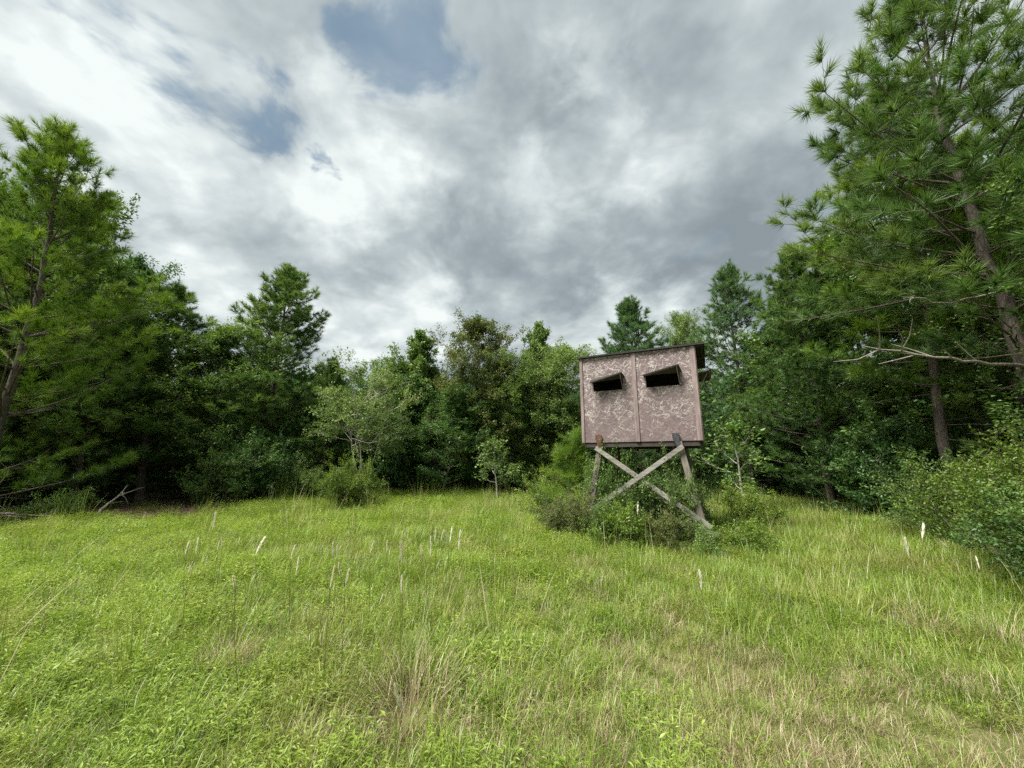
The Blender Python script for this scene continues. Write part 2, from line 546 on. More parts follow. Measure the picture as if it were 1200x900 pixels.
def pine_template(seed, H, Rad, base, mat, per=34, nlen=.16, width=.0055, whorl=.48, shape=.75, bark='bark', sparse=1.0, lean=0.0, side_gap=.20):
    rng = np.random.default_rng(seed)
    tb = Tubes()
    nz = 16
    z = np.linspace(-0.25, H, nz)
    wob = np.cumsum(rng.normal(0, .045, (nz, 2)), 0)
    wob -= wob[1]
    tr = np.stack([wob[:, 0] + lean * (z / H) ** 2 * H, wob[:, 1], z], 1)
    r0 = .0105 * H + .015
    tb.add(tr, r0 * np.clip(1 - (z / H) * .97, .03, None) ** .85 * np.where(z < .15, 1.25, 1), 9)

    def trunk_at(zz):
        return np.array([np.interp(zz, z, tr[:, i]) for i in range(3)])
    P, D, L, T = [], [], [], []

    def shoot(p, d, l, t):
        P.append(p); D.append(d / np.linalg.norm(d)); L.append(l); T.append(t)
    # dead stubs below the crown
    for _ in range(int(6 + H * .6)):
        zz = rng.uniform(min(1.0, base * .4), base + .5)
        d = sph(rng.uniform(0, 6.28), rng.uniform(-.25, .25))
        l = rng.uniform(.25, 1.0) * Rad * .45
        p = trunk_at(zz)
        tb.add([p, p + d * l * .5 + [0, 0, -.03], p + d * l + [0, 0, rng.uniform(-.18, .06)]], [.013, .008, .003], 4)
    zz = base
    az0 = rng.uniform(0, 6.28)
    while zz < H - .25:
        t = (zz - base) / (H - base)
        prof = (1 - t) ** shape * (.62 + .38 * min(1, t / .18))
        nl = rng.integers(4, 7)
        az0 += 2.4
        for q in range(nl):
            if rng.uniform() > sparse:
                continue
            az = az0 + q * 6.283 / nl + rng.normal(0, .25)
            Ln = max(.3, Rad * prof * rng.uniform(.62, 1.18))
            el = R(2 + 58 * t ** 1.1 + rng.normal(0, 8))
            p = trunk_at(min(zz + rng.uniform(-.12, .12), H))
            pts = [p]
            ns = 6
            e = el
            a = az
            for k in range(ns):
                e += R(rng.uniform(0, 8))
                a += rng.normal(0, .06)
                pts.append(pts[-1] + sph(a, e) * Ln / ns)
            pts = np.array(pts)
            rl = .008 + .008 * Ln
            tb.add(pts, np.linspace(rl, .005, ns + 1), 5)
            tl = rng.normal(.45, .17)
            # side branchlets
            s = .14 if Ln > 1.2 else .08
            sgn = 1
            while s < 1.0:
                c = s * ns
                i = min(int(c), ns - 1)
                pp = pts[i] + (pts[i + 1] - pts[i]) * (c - i)
                ld = norm(pts[i + 1] - pts[i])
                sd = norm(np.cross(ld, [0, 0, 1]))
                l2 = min(1.5, Ln * (.16 + .42 * (1 - s))) * rng.uniform(.6, 1.2)
                an = R(rng.uniform(38, 62))
                d2 = norm(ld * math.cos(an) + sd * sgn * math.sin(an) + np.array([0, 0, rng.uniform(-.05, .32)]))
                n2 = max(2, int(l2 / .2))
                q2 = pp
                pl = [pp]
                dd = d2.copy()
                for j in range(n2):
                    dd = norm(dd + np.array([0, 0, rng.uniform(.0, .16)]) + rng.normal(0, .10, 3))
                    q2 = q2 + dd * l2 / n2
                    pl.append(q2)
                    if (j + 1) / n2 > .3 or s > .6:
                        sd2 = norm(np.cross(dd, [0, 0, 1]) * (1 if j % 2 else -1) + rng.normal(0, .3, 3))
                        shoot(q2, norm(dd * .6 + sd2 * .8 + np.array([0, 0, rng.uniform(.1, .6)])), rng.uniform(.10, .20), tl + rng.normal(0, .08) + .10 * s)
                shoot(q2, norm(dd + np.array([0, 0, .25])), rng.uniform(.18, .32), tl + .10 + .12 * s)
                if len(pl) > 2:
                    tb.add(pl, np.linspace(.006, .003, len(pl)), 3)
                sgn = -sgn
                s += side_gap / max(Ln, .5) * rng.uniform(.7, 1.4)
            for _ in range(3):
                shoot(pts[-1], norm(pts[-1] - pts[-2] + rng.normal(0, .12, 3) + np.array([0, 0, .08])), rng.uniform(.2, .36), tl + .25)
        zz += whorl * (1.1 - .45 * t) * rng.uniform(.8, 1.2)
    # leader candles
    top = tr[-1]
    for _ in range(7):
        shoot(top - [0, 0, rng.uniform(0, .35)], norm(np.array([rng.normal(0, .35), rng.normal(0, .35), 1])), rng.uniform(.25, .5), .6)
    P, D, L, T = map(np.array, (P, D, L, T))
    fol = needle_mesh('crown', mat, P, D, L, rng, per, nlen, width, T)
    return dict(H=H, R=Rad, wood=tb.mesh('trunk', M[bark]), fol=fol)


def leafy(tb, p0, d0, L0, rad, rng, out, levels, nsub, leaf_n, up=.10, tl=.45):
    """recursive branching; collects twig samples (position, direction, tint)"""
    ns = 5 if levels > 0 else 3
    pts = [p0]
    d = d0
    for k in range(ns):
        d = norm(d + rng.normal(0, .13, 3) + np.array([0, 0, up * .5]))
        pts.append(pts[-1] + d * L0 / ns)
    pts = np.array(pts)
    if rad > .0022:
        tb.add(pts, np.linspace(rad, max(.0015, rad * .3), ns + 1), 6 if rad > .03 else (4 if rad > .008 else 3))
    if levels == 0:
        for s in np.linspace(.2, 1.0, leaf_n):
            c = s * ns
            i = min(int(c), ns - 1)
            out.append((pts[i] + (pts[i + 1] - pts[i]) * (c - i), d, tl))
        return
    for k in range(nsub[0]):
        s = rng.uniform(.22, 1.0) if k else 1.0
        c = s * ns
        i = min(int(c), ns - 1)
        pp = pts[i] + (pts[i + 1] - pts[i]) * (c - i)
        ld = norm(pts[i + 1] - pts[i])
        dv = norm(ld * rng.uniform(.5, 1.0) + rng.normal(0, .62, 3) + np.array([0, 0, up]))
        leafy(tb, pp, dv, L0 * rng.uniform(.34, .58), rad * .42, rng, out, levels - 1, nsub[1:], leaf_n, up, tl + rng.normal(0, .09))


def finish_leaves(name, mat, samples, rng, leaf, per, flat=.55, spread=.05, aspect=.5):
    P = np.array([s[0] for s in samples])
    D = np.array([s[1] for s in samples])
    T = np.array([s[2] for s in samples])
    idx = np.repeat(np.arange(len(P)), per)
    k = len(idx)
    p = P[idx] + rng.normal(0, spread, (k, 3))
    d = norm(D[idx] * .7 + rng.normal(0, .75, (k, 3)) + np.array([0, 0, -.12]))
    nn = norm(np.array([0, 0, 1.0]) * flat + rng.normal(0, .5, (k, 3)))
    size = leaf * rng.uniform(.6, 1.25, k)
    return leaf_mesh(name, mat, p, d, nn, size, T[idx] + rng.normal(0, .16, k), rng, aspect)


def broadleaf_template(seed, H, Rad, base, mat, leaf=.085, nl=34, nsub=(8, 5), leaf_n=4, per=5, bark='bark_dark', shape='oval', up=.12, stems=1, aspect=.55):
    rng = np.random.default_rng(seed)
    tb = Tubes()
    out = []
    for st in range(stems):
        nz = 10
        hh = H * (1 if st == 0 else rng.uniform(.65, .95))
        z = np.linspace(-.2, hh * .97, nz)
        wob = np.cumsum(rng.normal(0, .05 * H / 9, (nz, 2)), 0)
        wob -= wob[1]
        ox, oy = (0, 0) if stems == 1 else rng.normal(0, .16, 2)
        sl = rng.normal(0, .06 if stems == 1 else .15, 2)
        tr = np.stack([ox + wob[:, 0] + sl[0] * z, oy + wob[:, 1] + sl[1] * z, z], 1)
        r0 = (.009 * H + .012) / math.sqrt(stems)
        tb.add(tr, np.linspace(r0, .008, nz), 8)
        for k in range(max(5, nl // stems)):
            t = (k + rng.uniform(0, 1)) / max(5, nl // stems)
            zz = base + (hh * .97 - base) * t
            p = np.array([np.interp(zz, z, tr[:, i]) for i in range(3)])
            if shape == 'oval':
                prof = math.sqrt(max(.05, 1 - (2 * t - .85) ** 2 * .85))
            else:
                prof = (1 - t) ** .8 * .95 + .16
            L0 = Rad * prof * rng.uniform(.6, 1.1)
            az = k * 2.4 + rng.normal(0, .4)
            el = R(12 + 48 * t + rng.normal(0, 10))
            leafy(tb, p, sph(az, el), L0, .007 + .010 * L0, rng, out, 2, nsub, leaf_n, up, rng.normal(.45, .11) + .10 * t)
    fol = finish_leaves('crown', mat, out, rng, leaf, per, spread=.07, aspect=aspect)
    return dict(H=H, R=Rad, wood=tb.mesh('trunk', M[bark]), fol=fol)


def shrub_template(seed, H, Rad, mat, leaf=.05, stems=12, nsub=(7, 5), leaf_n=4, per=5, bark='bark_dark', up=.12, arch=0.5, aspect=.5):
    rng = np.random.default_rng(seed)
    tb = Tubes()
    out = []
    for k in range(stems):
        az = k * 2.4 + rng.normal(0, .3)
        f = math.sqrt((k + .5) / stems)
        d = norm(np.array([math.cos(az) * Rad * f, math.sin(az) * Rad * f, H * (1.0 - arch * f * f)]))
        L0 = math.hypot(Rad * f, H * (1 - arch * f * f)) * rng.uniform(.62, .85)
        p = np.array([math.cos(az) * .12 * Rad * f, math.sin(az) * .12 * Rad * f, -.06])
        leafy(tb, p, d, L0, .006 + .007 * L0, rng, out, 2, nsub, leaf_n, up, rng.normal(.45, .12))
    fol = finish_leaves('foliage', mat, out, rng, leaf, per, spread=.035, aspect=aspect)
    return dict(H=H, R=Rad, wood=tb.mesh('stem', M[bark]), fol=fol)


def gh(x, y):
    """height of the ground"""
    return .05 * math.sin(.55 * x + .4) * math.cos(.45 * y + 1.1) + .03 * math.sin(1.3 * x + .9 * y)


def link(name, data, parent=None):
    o = bpy.data.objects.new(name, data)
    COL.objects.link(o)
    if parent:
        o.parent = parent
    return o


def tag(o, label, cat, group=None, kind=None):
    o['label'] = label
    o['category'] = cat
    if group:
        o['group'] = group
    if kind:
        o['kind'] = kind
    return o


def place(name, tp, x, y, h, rz, label, cat, group=None, rad=None, mat=None, fol='crown', wood='trunk'):
    s = h / tp['H']
    sr = s if rad is None else rad / tp['R']
    root = link(name, None)
    root.empty_display_size = .2
    root.location = (x, y, gh(x, y) - .02)
    root.rotation_euler = (0, 0, rz)
    root.scale = (sr, sr, s)
    tag(root, label, cat, group)
    link(wood, tp['wood'], root)
    f = link(fol, tp['fol'], root)
    if mat:
        f.material_slots[0].link = 'OBJECT'
        f.material_slots[0].material = mat
    return root


def base_at(u, Y):
    p = at_y(u, 540, Y)
    return p[0], p[1]


def height_at(v, Y, u=600):
    return at_y(u, v, Y)[2]


# ------------------------------------------------------------------ ground
EDGE = np.array([(-30, 5), (-19, 9.8), (-14.5, 12.0), (-13, 14.6), (-8, 16.8), (-3, 18.6), (3, 19), (8, 17.2), (11.6, 14), (11.6, 10.5), (9.0, 7.0), (8.4, 4.5), (9.5, 2), (16, -4)], float)


def edge_dist(X, Y):
    """signed distance to the clearing's edge: positive inside the wood"""
    X = np.asarray(X, float)
    Y = np.asarray(Y, float)
    best = np.full(X.shape, 1e9)
    for a, b in zip(EDGE[:-1], EDGE[1:]):
        ab = b - a
        t = np.clip(((X - a[0]) * ab[0] + (Y - a[1]) * ab[1]) / (ab @ ab), 0, 1)
        best = np.minimum(best, np.hypot(X - a[0] - t * ab[0], Y - a[1] - t * ab[1]))
    # inside test against the clearing polygon
    poly = np.vstack([EDGE, [(16, -40), (-30, -40)]])
    ins = np.zeros(X.shape, bool)
    for i in range(len(poly)):
        x1, y1 = poly[i]
        x2, y2 = poly[(i + 1) % len(poly)]
        c = ((y1 > Y) != (y2 > Y)) & (X < (x2 - x1) * (Y - y1) / (y2 - y1 + 1e-12) + x1)
        ins ^= c
    return np.where(ins, -best, best)


def build_ground():
    ax = np.concatenate([np.linspace(-320, -32, 19)[:-1], np.linspace(-32, 32, 129), np.linspace(32, 320, 19)[1:]])
    ay = np.concatenate([np.linspace(-320, -12, 19)[:-1], np.linspace(-12, 40, 105), np.linspace(40, 320, 19)[1:]])
    X, Y = np.meshgrid(ax, ay)
    Z = .05 * np.sin(.55 * X + .4) * np.cos(.45 * Y + 1.1) + .03 * np.sin(1.3 * X + .9 * Y)
    v = np.stack([X, Y, Z], -1).reshape(-1, 3)
    nx = len(ax)
    i, j = np.meshgrid(np.arange(len(ay) - 1), np.arange(nx - 1), indexing='ij')
    q = np.stack([i * nx + j, i * nx + j + 1, (i + 1) * nx + j + 1, (i + 1) * nx + j], -1).reshape(-1, 4)
    me = np_mesh('ground', v, q, M['ground'], smooth=True)
    at = me.attributes.new('wood', 'FLOAT', 'POINT')
    at.data.foreach_set('value', np.clip(.5 + np.maximum(edge_dist(X, Y), 1.2 - 1.5 * np.hypot((X + 11.6) / 3.0, (Y - 12.7) / 2.9)).ravel() * .35, 0, 1).astype(np.float32))
    o = link('ground', me)
    o['kind'] = 'structure'
    o['label'] = 'meadow soil running into brown needle litter under the trees'


build_ground()

# ------------------------------------------------------------------ hunting blind
BX, BY, BTH, BZ = 1.606, 8.815, -0.46298, 2.005      # front left corner, turn, floor height (fitted to the photograph's corners)
BW, BH, BD = 2.44, 1.95, 1.83


def build_blind():
    root = link('hunting_blind', None)
    root.location = (BX, BY, 0)
    root.rotation_euler = (0, 0, BTH)
    tag(root, 'mauve brown plywood hunting blind raised on splayed grey timber legs in the meadow', 'hunting blind')

    def mesh(name, bm, mat, parent=root, bevel=.004):
        me = bpy.data.meshes.new(name)
        if bevel:
            bmesh.ops.bevel(bm, geom=[e for e in bm.edges], offset=bevel, segments=1, affect='EDGES', clamp_overlap=True)
        bm.normal_update()
        bm.to_mesh(me)
        bm.free()
        me.materials.append(mat)
        return link(name, me, parent)

    def hexa(bm, c):
        """c: 8 corners, bottom ring then top ring"""
        v = [bm.verts.new(p) for p in c]
        for f in ((3, 2, 1, 0), (4, 5, 6, 7), (0, 1, 5, 4), (1, 2, 6, 5), (2, 3, 7, 6), (3, 0, 4, 7)):
            bm.faces.new([v[i] for i in f])

    def box(x0, x1, y0, y1, z0, z1):
        bm = bmesh.new()
        hexa(bm, [(x0, y0, z0), (x1, y0, z0), (x1, y1, z0), (x0, y1, z0), (x0, y0, z1), (x1, y0, z1), (x1, y1, z1), (x0, y1, z1)])
        return bm

    def beam(a, b, w, t, up=(0, 1, 0)):
        a, b = Vector(a), Vector(b)
        d = (b - a).normalized()
        n = Vector(up)
        n = (n - d * n.dot(d)).normalized()
        s = d.cross(n)
        bm = bmesh.new()
        c = []
        for e in (a, b):
            for i, j in ((-1, -1), (1, -1), (1, 1), (-1, 1)):
                c.append(e + s * (i * w / 2) + n * (j * t / 2))
        hexa(bm, c)
        bmesh.ops.recalc_face_normals(bm, faces=bm.faces)
        return bm

    def panel(x0, x1, z0, z1, hx0, hx1, hz0, hz1, y0, y1, axis='x'):
        """sheet with a rectangular opening"""
        bm = bmesh.new()
        O = [(x0, z0), (x1, z0), (x1, z1), (x0, z1)]
        Hh = [(hx0, hz0), (hx1, hz0), (hx1, hz1), (hx0, hz1)]

        def pt(a, y):
            return (a[0], y, a[1]) if axis == 'x' else (y, a[0], a[1])
        fo = [bm.verts.new(pt(a, y0)) for a in O]
        fh = [bm.verts.new(pt(a, y0)) for a in Hh]
        bo = [bm.verts.new(pt(a, y1)) for a in O]
        bh = [bm.verts.new(pt(a, y1)) for a in Hh]
        for i in range(4):
            j = (i + 1) % 4
            bm.faces.new((fo[i], fo[j], fh[j], fh[i]))
            bm.faces.new((bo[j], bo[i], bh[i], bh[j]))
            bm.faces.new((fo[j], fo[i], bo[i], bo[j]))
            bm.faces.new((fh[i], fh[j], bh[j], bh[i]))
        bmesh.ops.recalc_face_normals(bm, faces=bm.faces)
        return bm
    zf = BZ
    mid = 1.205
    # front panels with their openings
    mesh('front_panel', panel(0.012, mid, zf, zf + BH, .29, .955, zf + 1.15, zf + 1.405, 0, .016), M['osb'], bevel=0)
    mesh('front_panel', panel(mid + .003, BW - .012, zf, zf + BH, 1.442, 2.118, zf + 1.15, zf + 1.415, 0, .016), M['osb'], bevel=0)
    # side and rear walls
    mesh('side_panel', panel(.02, BD, zf, zf + BH - .02, .55, 1.25, zf + 1.12, zf + 1.40, 0, .016, 'y'), M['osb'], bevel=0)
    mesh('side_panel', panel(.02, BD, zf, zf + BH - .02, .55, 1.25, zf + 1.12, zf + 1.40, BW - .016, BW, 'y'), M['osb'], bevel=0)
    mesh('rear_panel', box(.018, BW - .018, BD - .016, BD, zf + .002, zf + BH - .06), M['osb'], bevel=0)
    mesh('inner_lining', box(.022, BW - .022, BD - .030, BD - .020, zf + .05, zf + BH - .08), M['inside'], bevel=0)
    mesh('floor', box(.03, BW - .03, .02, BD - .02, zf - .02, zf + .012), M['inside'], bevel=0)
    for x in (.06, BW - .06 - .04):
        mesh('floor_joist', box(x, x + .04, .022, BD - .022, zf - .11, zf - .021), M['dark_timber'])
    mesh('floor_joist', box(.045, BW - .045, .020, .058, zf - .108, zf - .022), M['dark_timber'])
    mesh('floor_joist', box(.105, BW - .105, BD * .5, BD * .5 + .04, zf - .107, zf - .022), M['dark_timber'])
    mesh('floor_joist', box(.105, BW - .105, BD - .062, BD - .024, zf - .107, zf - .022), M['dark_timber'])
    # cover battens
    for x0, x1 in ((-.006, .052), (mid - .045, mid + .045), (BW - .088, BW + .006)):
        mesh('batten', box(x0, x1, -.022, -.001, zf - .004, zf + BH - .004), M['batten'])
    mesh('corner_trim', box(BW + .001, BW + .022, .0, .085, zf - .012, zf + BH - .03), M['batten'])
    mesh('corner_trim', box(BW + .001, BW + .020, BD - .09, BD, zf - .012, zf + BH - .05), M['batten'])
    mesh('corner_trim', box(-.022, -.001, .0, .085, zf - .012, zf + BH - .03), M['batten'])

    # awning flaps propped open: hinged along the head of each opening, sagging at the unpropped end
    def flap(h0, h1, o0, o1, prop_to, th=.018):
        h0, h1, o0, o1 = map(Vector, (h0, h1, o0, o1))
        n = ((h1 - h0).cross(o1 - h0)).normalized()
        if n.z < 0:
            n = -n
        bm = bmesh.new()
        hexa(bm, [h0, h1, o1, o0] + [p + n * th for p in (h0, h1, o1, o0)])
        bmesh.ops.recalc_face_normals(bm, faces=bm.faces)
        f = mesh('awning_flap', bm, M['inside'], bevel=.002)  # shade of the flap's underside is put into this dark board colour
        mesh('edge_strip', beam(o0 + n * .006, o1 + n * .006, .024, .026), M['batten'], f, bevel=.002)
        bm = bmesh.new()
        ex = (o0 - h0).normalized() * .035
        c = [h0, h1, o1 + ex, o0 + ex]
        hexa(bm, [p + n * (th + .003) for p in c] + [p + n * (th + .022) for p in c])
        bmesh.ops.recalc_face_normals(bm, faces=bm.faces)
        mesh('flap_cover', bm, M['roofing'], f, bevel=0)
        # cheek boards closing the flap's propped end
        a = h1 + (o1 - h1) * .02
        mesh('prop_stick', beam(o1 + (o0 - o1) * .05 + Vector((0, 0, -.01)), prop_to, .018, .014), M['batten'], f, bevel=.002)
        return f
    flap((.235, -.024, zf + 1.392), (1.005, -.024, zf + 1.398), (.265, -.22, zf + 1.31), (.975, -.22, zf + 1.475), (.952, -.028, zf + 1.16))
    flap((1.388, -.024, zf + 1.400), (2.165, -.024, zf + 1.412), (1.405, -.22, zf + 1.365), (2.12, -.22, zf + 1.522), (2.112, -.028, zf + 1.16))
    flap((BW + .024, .45, zf + 1.42), (BW + .024, 1.35, zf + 1.42), (BW + .25, .45, zf + 1.46), (BW + .25, 1.35, zf + 1.44), (BW + .026, 1.28, zf + 1.16))
    f2 = mesh('flap_stay', beam((BW + .20, .47, zf + 1.44), (BW + .03, .49, zf + 1.14), .022, .016), M['batten'], bevel=.002)
    # roof: framing and corrugated sheets
    x0, x1, y0, y1 = -.06, BW + .20, -.05, BD + .16
    z_f, z_b = zf + BH + .035, zf + BH - .075

    def zr(y):
        return z_f + (z_b - z_f) * (y - y0) / (y1 - y0)
    for y in (.03, BD * .5, BD - .05):
        mesh('roof_batten', box(x0 + .02, x1 - .02, y, y + .04, zr(y) - .045, zr(y) - .016), M['dark_timber'])
    nsh = 4
    for k in range(nsh):
        xa = x0 + (x1 - x0) * k / nsh - (.04 if k else 0)
        xb = x0 + (x1 - x0) * (k + 1) / nsh
        n = 44
        vs, fs = [], []
        for i in range(n + 1):
            x = xa + (xb - xa) * i / n
            w = .009 * math.sin(x * 2 * math.pi / .076) + .003 * k
            vs += [(x, y0, zr(y0) + w), (x, y1, zr(y1) + w)]
        for i in range(n):
            a = 2 * i
            fs.append((a, a + 2, a + 3, a + 1))
        me = bpy.data.meshes.new('roof_sheet')
        me.from_pydata(vs, [], fs)
        me.materials.append(M['roofing'])
        o = link('roof_sheet', me, root)
        so = o.modifiers.new('thickness', 'SOLIDIFY')
        so.thickness = .003
    mesh('roof_edge', box(x0, x1, y0 - .012, y0 - .002, z_f - .030, z_f + .006), M['roofing'], bevel=0)
    # legs
    legs = [((.405, .005, zf - .02), (.02, -.10, -.05)), ((2.0, .005, zf - .02), (2.40, -.10, -.05)), ((.42, BD - .09, zf - .108), (.05, BD + .12, -.05)), ((2.02, BD - .09, zf - .108), (2.40, BD + .12, -.05))]
    for k, (a, b) in enumerate(legs):
        mesh('leg', beam(a, b, .118, .10), M['timber_v'], bevel=.008)
    # cross braces nailed to the legs
    mesh('cross_brace', beam((.30, -.072, zf - .12), (2.45, -.150, .37), .092, .036), M['timber_h'], bevel=.004)
    mesh('cross_brace', beam((2.075, -.110, zf - .115), (.04, -.190, .47), .092, .036), M['timber_h'], bevel=.004)
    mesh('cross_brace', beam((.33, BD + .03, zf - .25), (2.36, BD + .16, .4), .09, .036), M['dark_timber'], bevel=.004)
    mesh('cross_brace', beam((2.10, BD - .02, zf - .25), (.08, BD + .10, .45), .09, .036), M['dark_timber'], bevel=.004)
    mesh('ground_skid', beam((1.75, -.165, .30), (2.55, -.165, .265), .10, .045), M['timber_h'], bevel=.004)
    # leg brackets bolted over the front joist
    for (xt, xb, zt, zb, mat) in ((.375, .41, .165, -.135, 'rust'), (1.955, 2.012, .155, -.145, 'black_steel')):
        w = .058
        bm = bmesh.new()
        # a plate head on the wall, narrowing to a strap that runs down the leg
        prof = [(xt - w * 1.25, zt), (xt + w * 1.25, zt), (xt + w * 1.25, zt - .10), (xt + w * .85, zt - .11), (xb + w * .85, zb), (xb - w * .85, zb), (xt - w * .85, zt - .11), (xt - w * 1.25, zt - .10)]
        yb = -.062
        fr = [bm.verts.new((x, yb - .006, zf + z)) for x, z in prof]
        bk = [bm.verts.new((x, yb, zf + z)) for x, z in prof]
        bm.faces.new(fr)
        bm.faces.new(bk[::-1])
        for i in range(8):
            j = (i + 1) % 8
            bm.faces.new((fr[j], fr[i], bk[i], bk[j]))
        # the folded rear flange back to the wall
        hexa(bm, [(xt - w, yb + .001, zf + zt - .16), (xt + w, yb + .001, zf + zt - .16), (xt + w, -.002, zf + zt - .16), (xt - w, -.002, zf + zt - .16),
                  (xt - w, yb + .001, zf + zt - .01), (xt + w, yb + .001, zf + zt - .01), (xt + w, -.002, zf + zt - .01), (xt - w, -.002, zf + zt - .01)])
        bmesh.ops.recalc_face_normals(bm, faces=bm.faces)
        br = mesh('leg_bracket', bm, M[mat], bevel=0)
        br['label'] = 'rust red steel leg bracket' if mat == 'rust' else 'dark grey steel leg bracket'
        for bx, bz in ((xt - w * .95, zt - .03), (xt + w * .95, zt - .03), (xt - w * .95, zt - .075), (xt + w * .95, zt - .075), (xt + .5 * (xb - xt), zb + .07)):
            bm = bmesh.new()
            bmesh.ops.create_cone(bm, cap_ends=True, segments=6, radius1=.011, radius2=.009, depth=.010)
            bmesh.ops.rotate(bm, verts=bm.verts, matrix=Matrix.Rotation(R(90), 3, 'X'))
            bmesh.ops.translate(bm, verts=bm.verts, vec=(bx, yb - .011, zf + bz))
            mesh('bolt', bm, M['bolt'], br, bevel=0)


build_blind()

# ------------------------------------------------------------------ trees
T_left = pine_template(11, 12.0, 5.0, .7, M['pine_y'], per=74, nlen=.25, width=.012, whorl=.74, shape=.66, side_gap=.42, sparse=.84)
T_right = pine_template(27, 12.0, 3.6, 3.6, M['pine'], per=74, nlen=.25, width=.012, whorl=.64, shape=.50, side_gap=.40, sparse=.84)
T_midA = pine_template(33, 11.5, 3.2, 1.2, M['pine'], per=42, nlen=.22, width=.018, whorl=.56, shape=.52, side_gap=.30)
T_midB = pine_template(41, 11.0, 2.8, 1.8, M['pine_b'], per=42, nlen=.22, width=.018, whorl=.60, shape=.50, sparse=.85, side_gap=.30)
T_farA = pine_template(57, 10.0, 2.6, 1.0, M['pine'], per=22, nlen=.28, width=.034, whorl=.6, shape=.55, side_gap=.38)
T_broA = broadleaf_template(3, 9.5, 2.5, 2.0, M['leaf'], leaf=.13, nl=40, shape='cone', aspect=.7, per=6)
T_broB = broadleaf_template(5, 9.5, 2.3, 1.8, M['leaf_brown'], leaf=.10, nl=44, shape='oval', per=7)
T_broC = broadleaf_template(8, 9.0, 2.4, 1.0, M['leaf_pale'], leaf=.09, nl=44, shape='oval', nsub=(8, 5), per=7)
T_broD = broadleaf_template(13, 8.5, 2.6, .8, M['leaf_deep'], leaf=.11, nl=40, shape='oval', per=6)
T_multi = broadleaf_template(17, 5.8, 2.2, 2.3, M['leaf_pale'], leaf=.10, nl=40, nsub=(6, 4), bark='bark_pale', stems=6, up=.05)
T_sap = broadleaf_template(19, 2.2, .7, .5, M['leaf_pale'], leaf=.10, nl=12, nsub=(5, 3), bark='bark_pale', leaf_n=3, per=2, up=.2)
T_shA = shrub_template(21, 1.7, 1.3, M['leaf'], leaf=.055, stems=20, per=9)
T_shB = shrub_template(23, 2.4, 1.5, M['leaf_deep'], leaf=.085, stems=16, arch=.35, per=7)
T_shC = shrub_template(25, 1.6, 1.3, M['leaf_bright'], leaf=.055, stems=15, arch=.45, nsub=(8, 5))
T_shD = shrub_template(29, 1.0, .8, M['leaf_bright'], leaf=.05, stems=11, nsub=(6, 4))
T_ypine = pine_template(61, 2.4, .8, .15, M['pine_y'], per=34, nlen=.17, width=.006, whorl=.28, shape=.7, side_gap=.16)

PINES = [
    # u, Y, v_top, radius, template, rot, material, label
    (-12, 10.5, 168, 5.0, T_left, .4, None, 'tall full pine with bright low limbs over bare brown litter', True),
    (172, 15.5, 345, 3.4, T_midB, 1.0, M['pine'], 'pine with a thin ragged tip beside the tallest full pine', True),
    (311, 18.0, 322, 4.1, T_midA, 2.0, None, 'broad cone shaped pine behind the pale stemmed sapling clump', True),
    (750, 17.0, 358, 3.1, T_midA, 4.1, M['pine_b'], 'pine with upright candle tips rising behind the blind roof', True),
    (880, 17.0, 322, 3.0, T_midB, 0.2, None, 'slim gappy pine between the blind and the dense pines', True),
    (968, 13.0, 300, 3.0, T_midA, 5.2, M['pine'], 'dense drooping pine with thin dark trunk and low limbs', True),
    (1113, 9.5, 135, 3.4, T_right, 1.3, M['pine_y'], 'pine whose scaly grey trunk stands in bright shrubs', True),
    (1236, 7.0, -10, 4.2, T_right, 3.6, None, 'towering pine with a long bare dead limb', True),
]
PINE_ROOT = []
for (u, Y, vt, rad, tp, rz, mt, lab, _x) in PINES:
    x, y = base_at(u, Y)
    PINE_ROOT.append(place('pine_tree', tp, x, y, height_at(vt, Y), rz, lab, 'pine tree', 'pines at the edge of the clearing', rad, mt))

BROAD = [
    (490, 20.0, 388, 2.2, T_broA, .3, None, 'dark green pointed sweetgum tree with two leafy tips', True),
    (562, 19.6, 384, 2.5, T_broB, 1.9, None, 'olive brown rounded oak tree showing a dark trunk', True),
    (632, 21.0, 388, 1.9, T_broA, 3.0, M['leaf_pale'], 'slender light green tree with a narrow spire top', True),
    (655, 19.5, 414, 2.6, T_broC, 4.2, None, 'silvery green leafy tree left of the blind', True),
    (598, 19.2, 425, 2.2, T_broC, 2.2, M['leaf'], 'bushy green tree with pale leaf edges beside the olive oak', True),
    (428, 15.6, 440, 2.0, T_multi, .5, None, 'clump of pale bare stems under a light leafy crown', True),
    (455, 19.4, 430, 2.2, T_broC, .9, M['leaf'], 'light green tree behind the clump of pale stems', True),
    (520, 18.6, 470, 2.3, T_broD, 5.9, None, 'low deep green tree in front of the olive oak', True),
    (808, 24.0, 375, 2.2, T_broC, 5.2, None, 'pale yellowish tree seen past the roof edge of the blind', True),
    (250, 16.3, 395, 2.8, T_broC, 3.3, M['leaf'], 'dense leafy tree between the ragged pine and the cone pine', True),
]
for (u, Y, vt, rad, tp, rz, mt, lab, _x) in BROAD:
    x, y = base_at(u, Y)
    place('broadleaf_tree', tp, x, y, height_at(vt, Y), rz, lab, 'tree', 'leafy trees at the edge of the clearing', rad, mt)

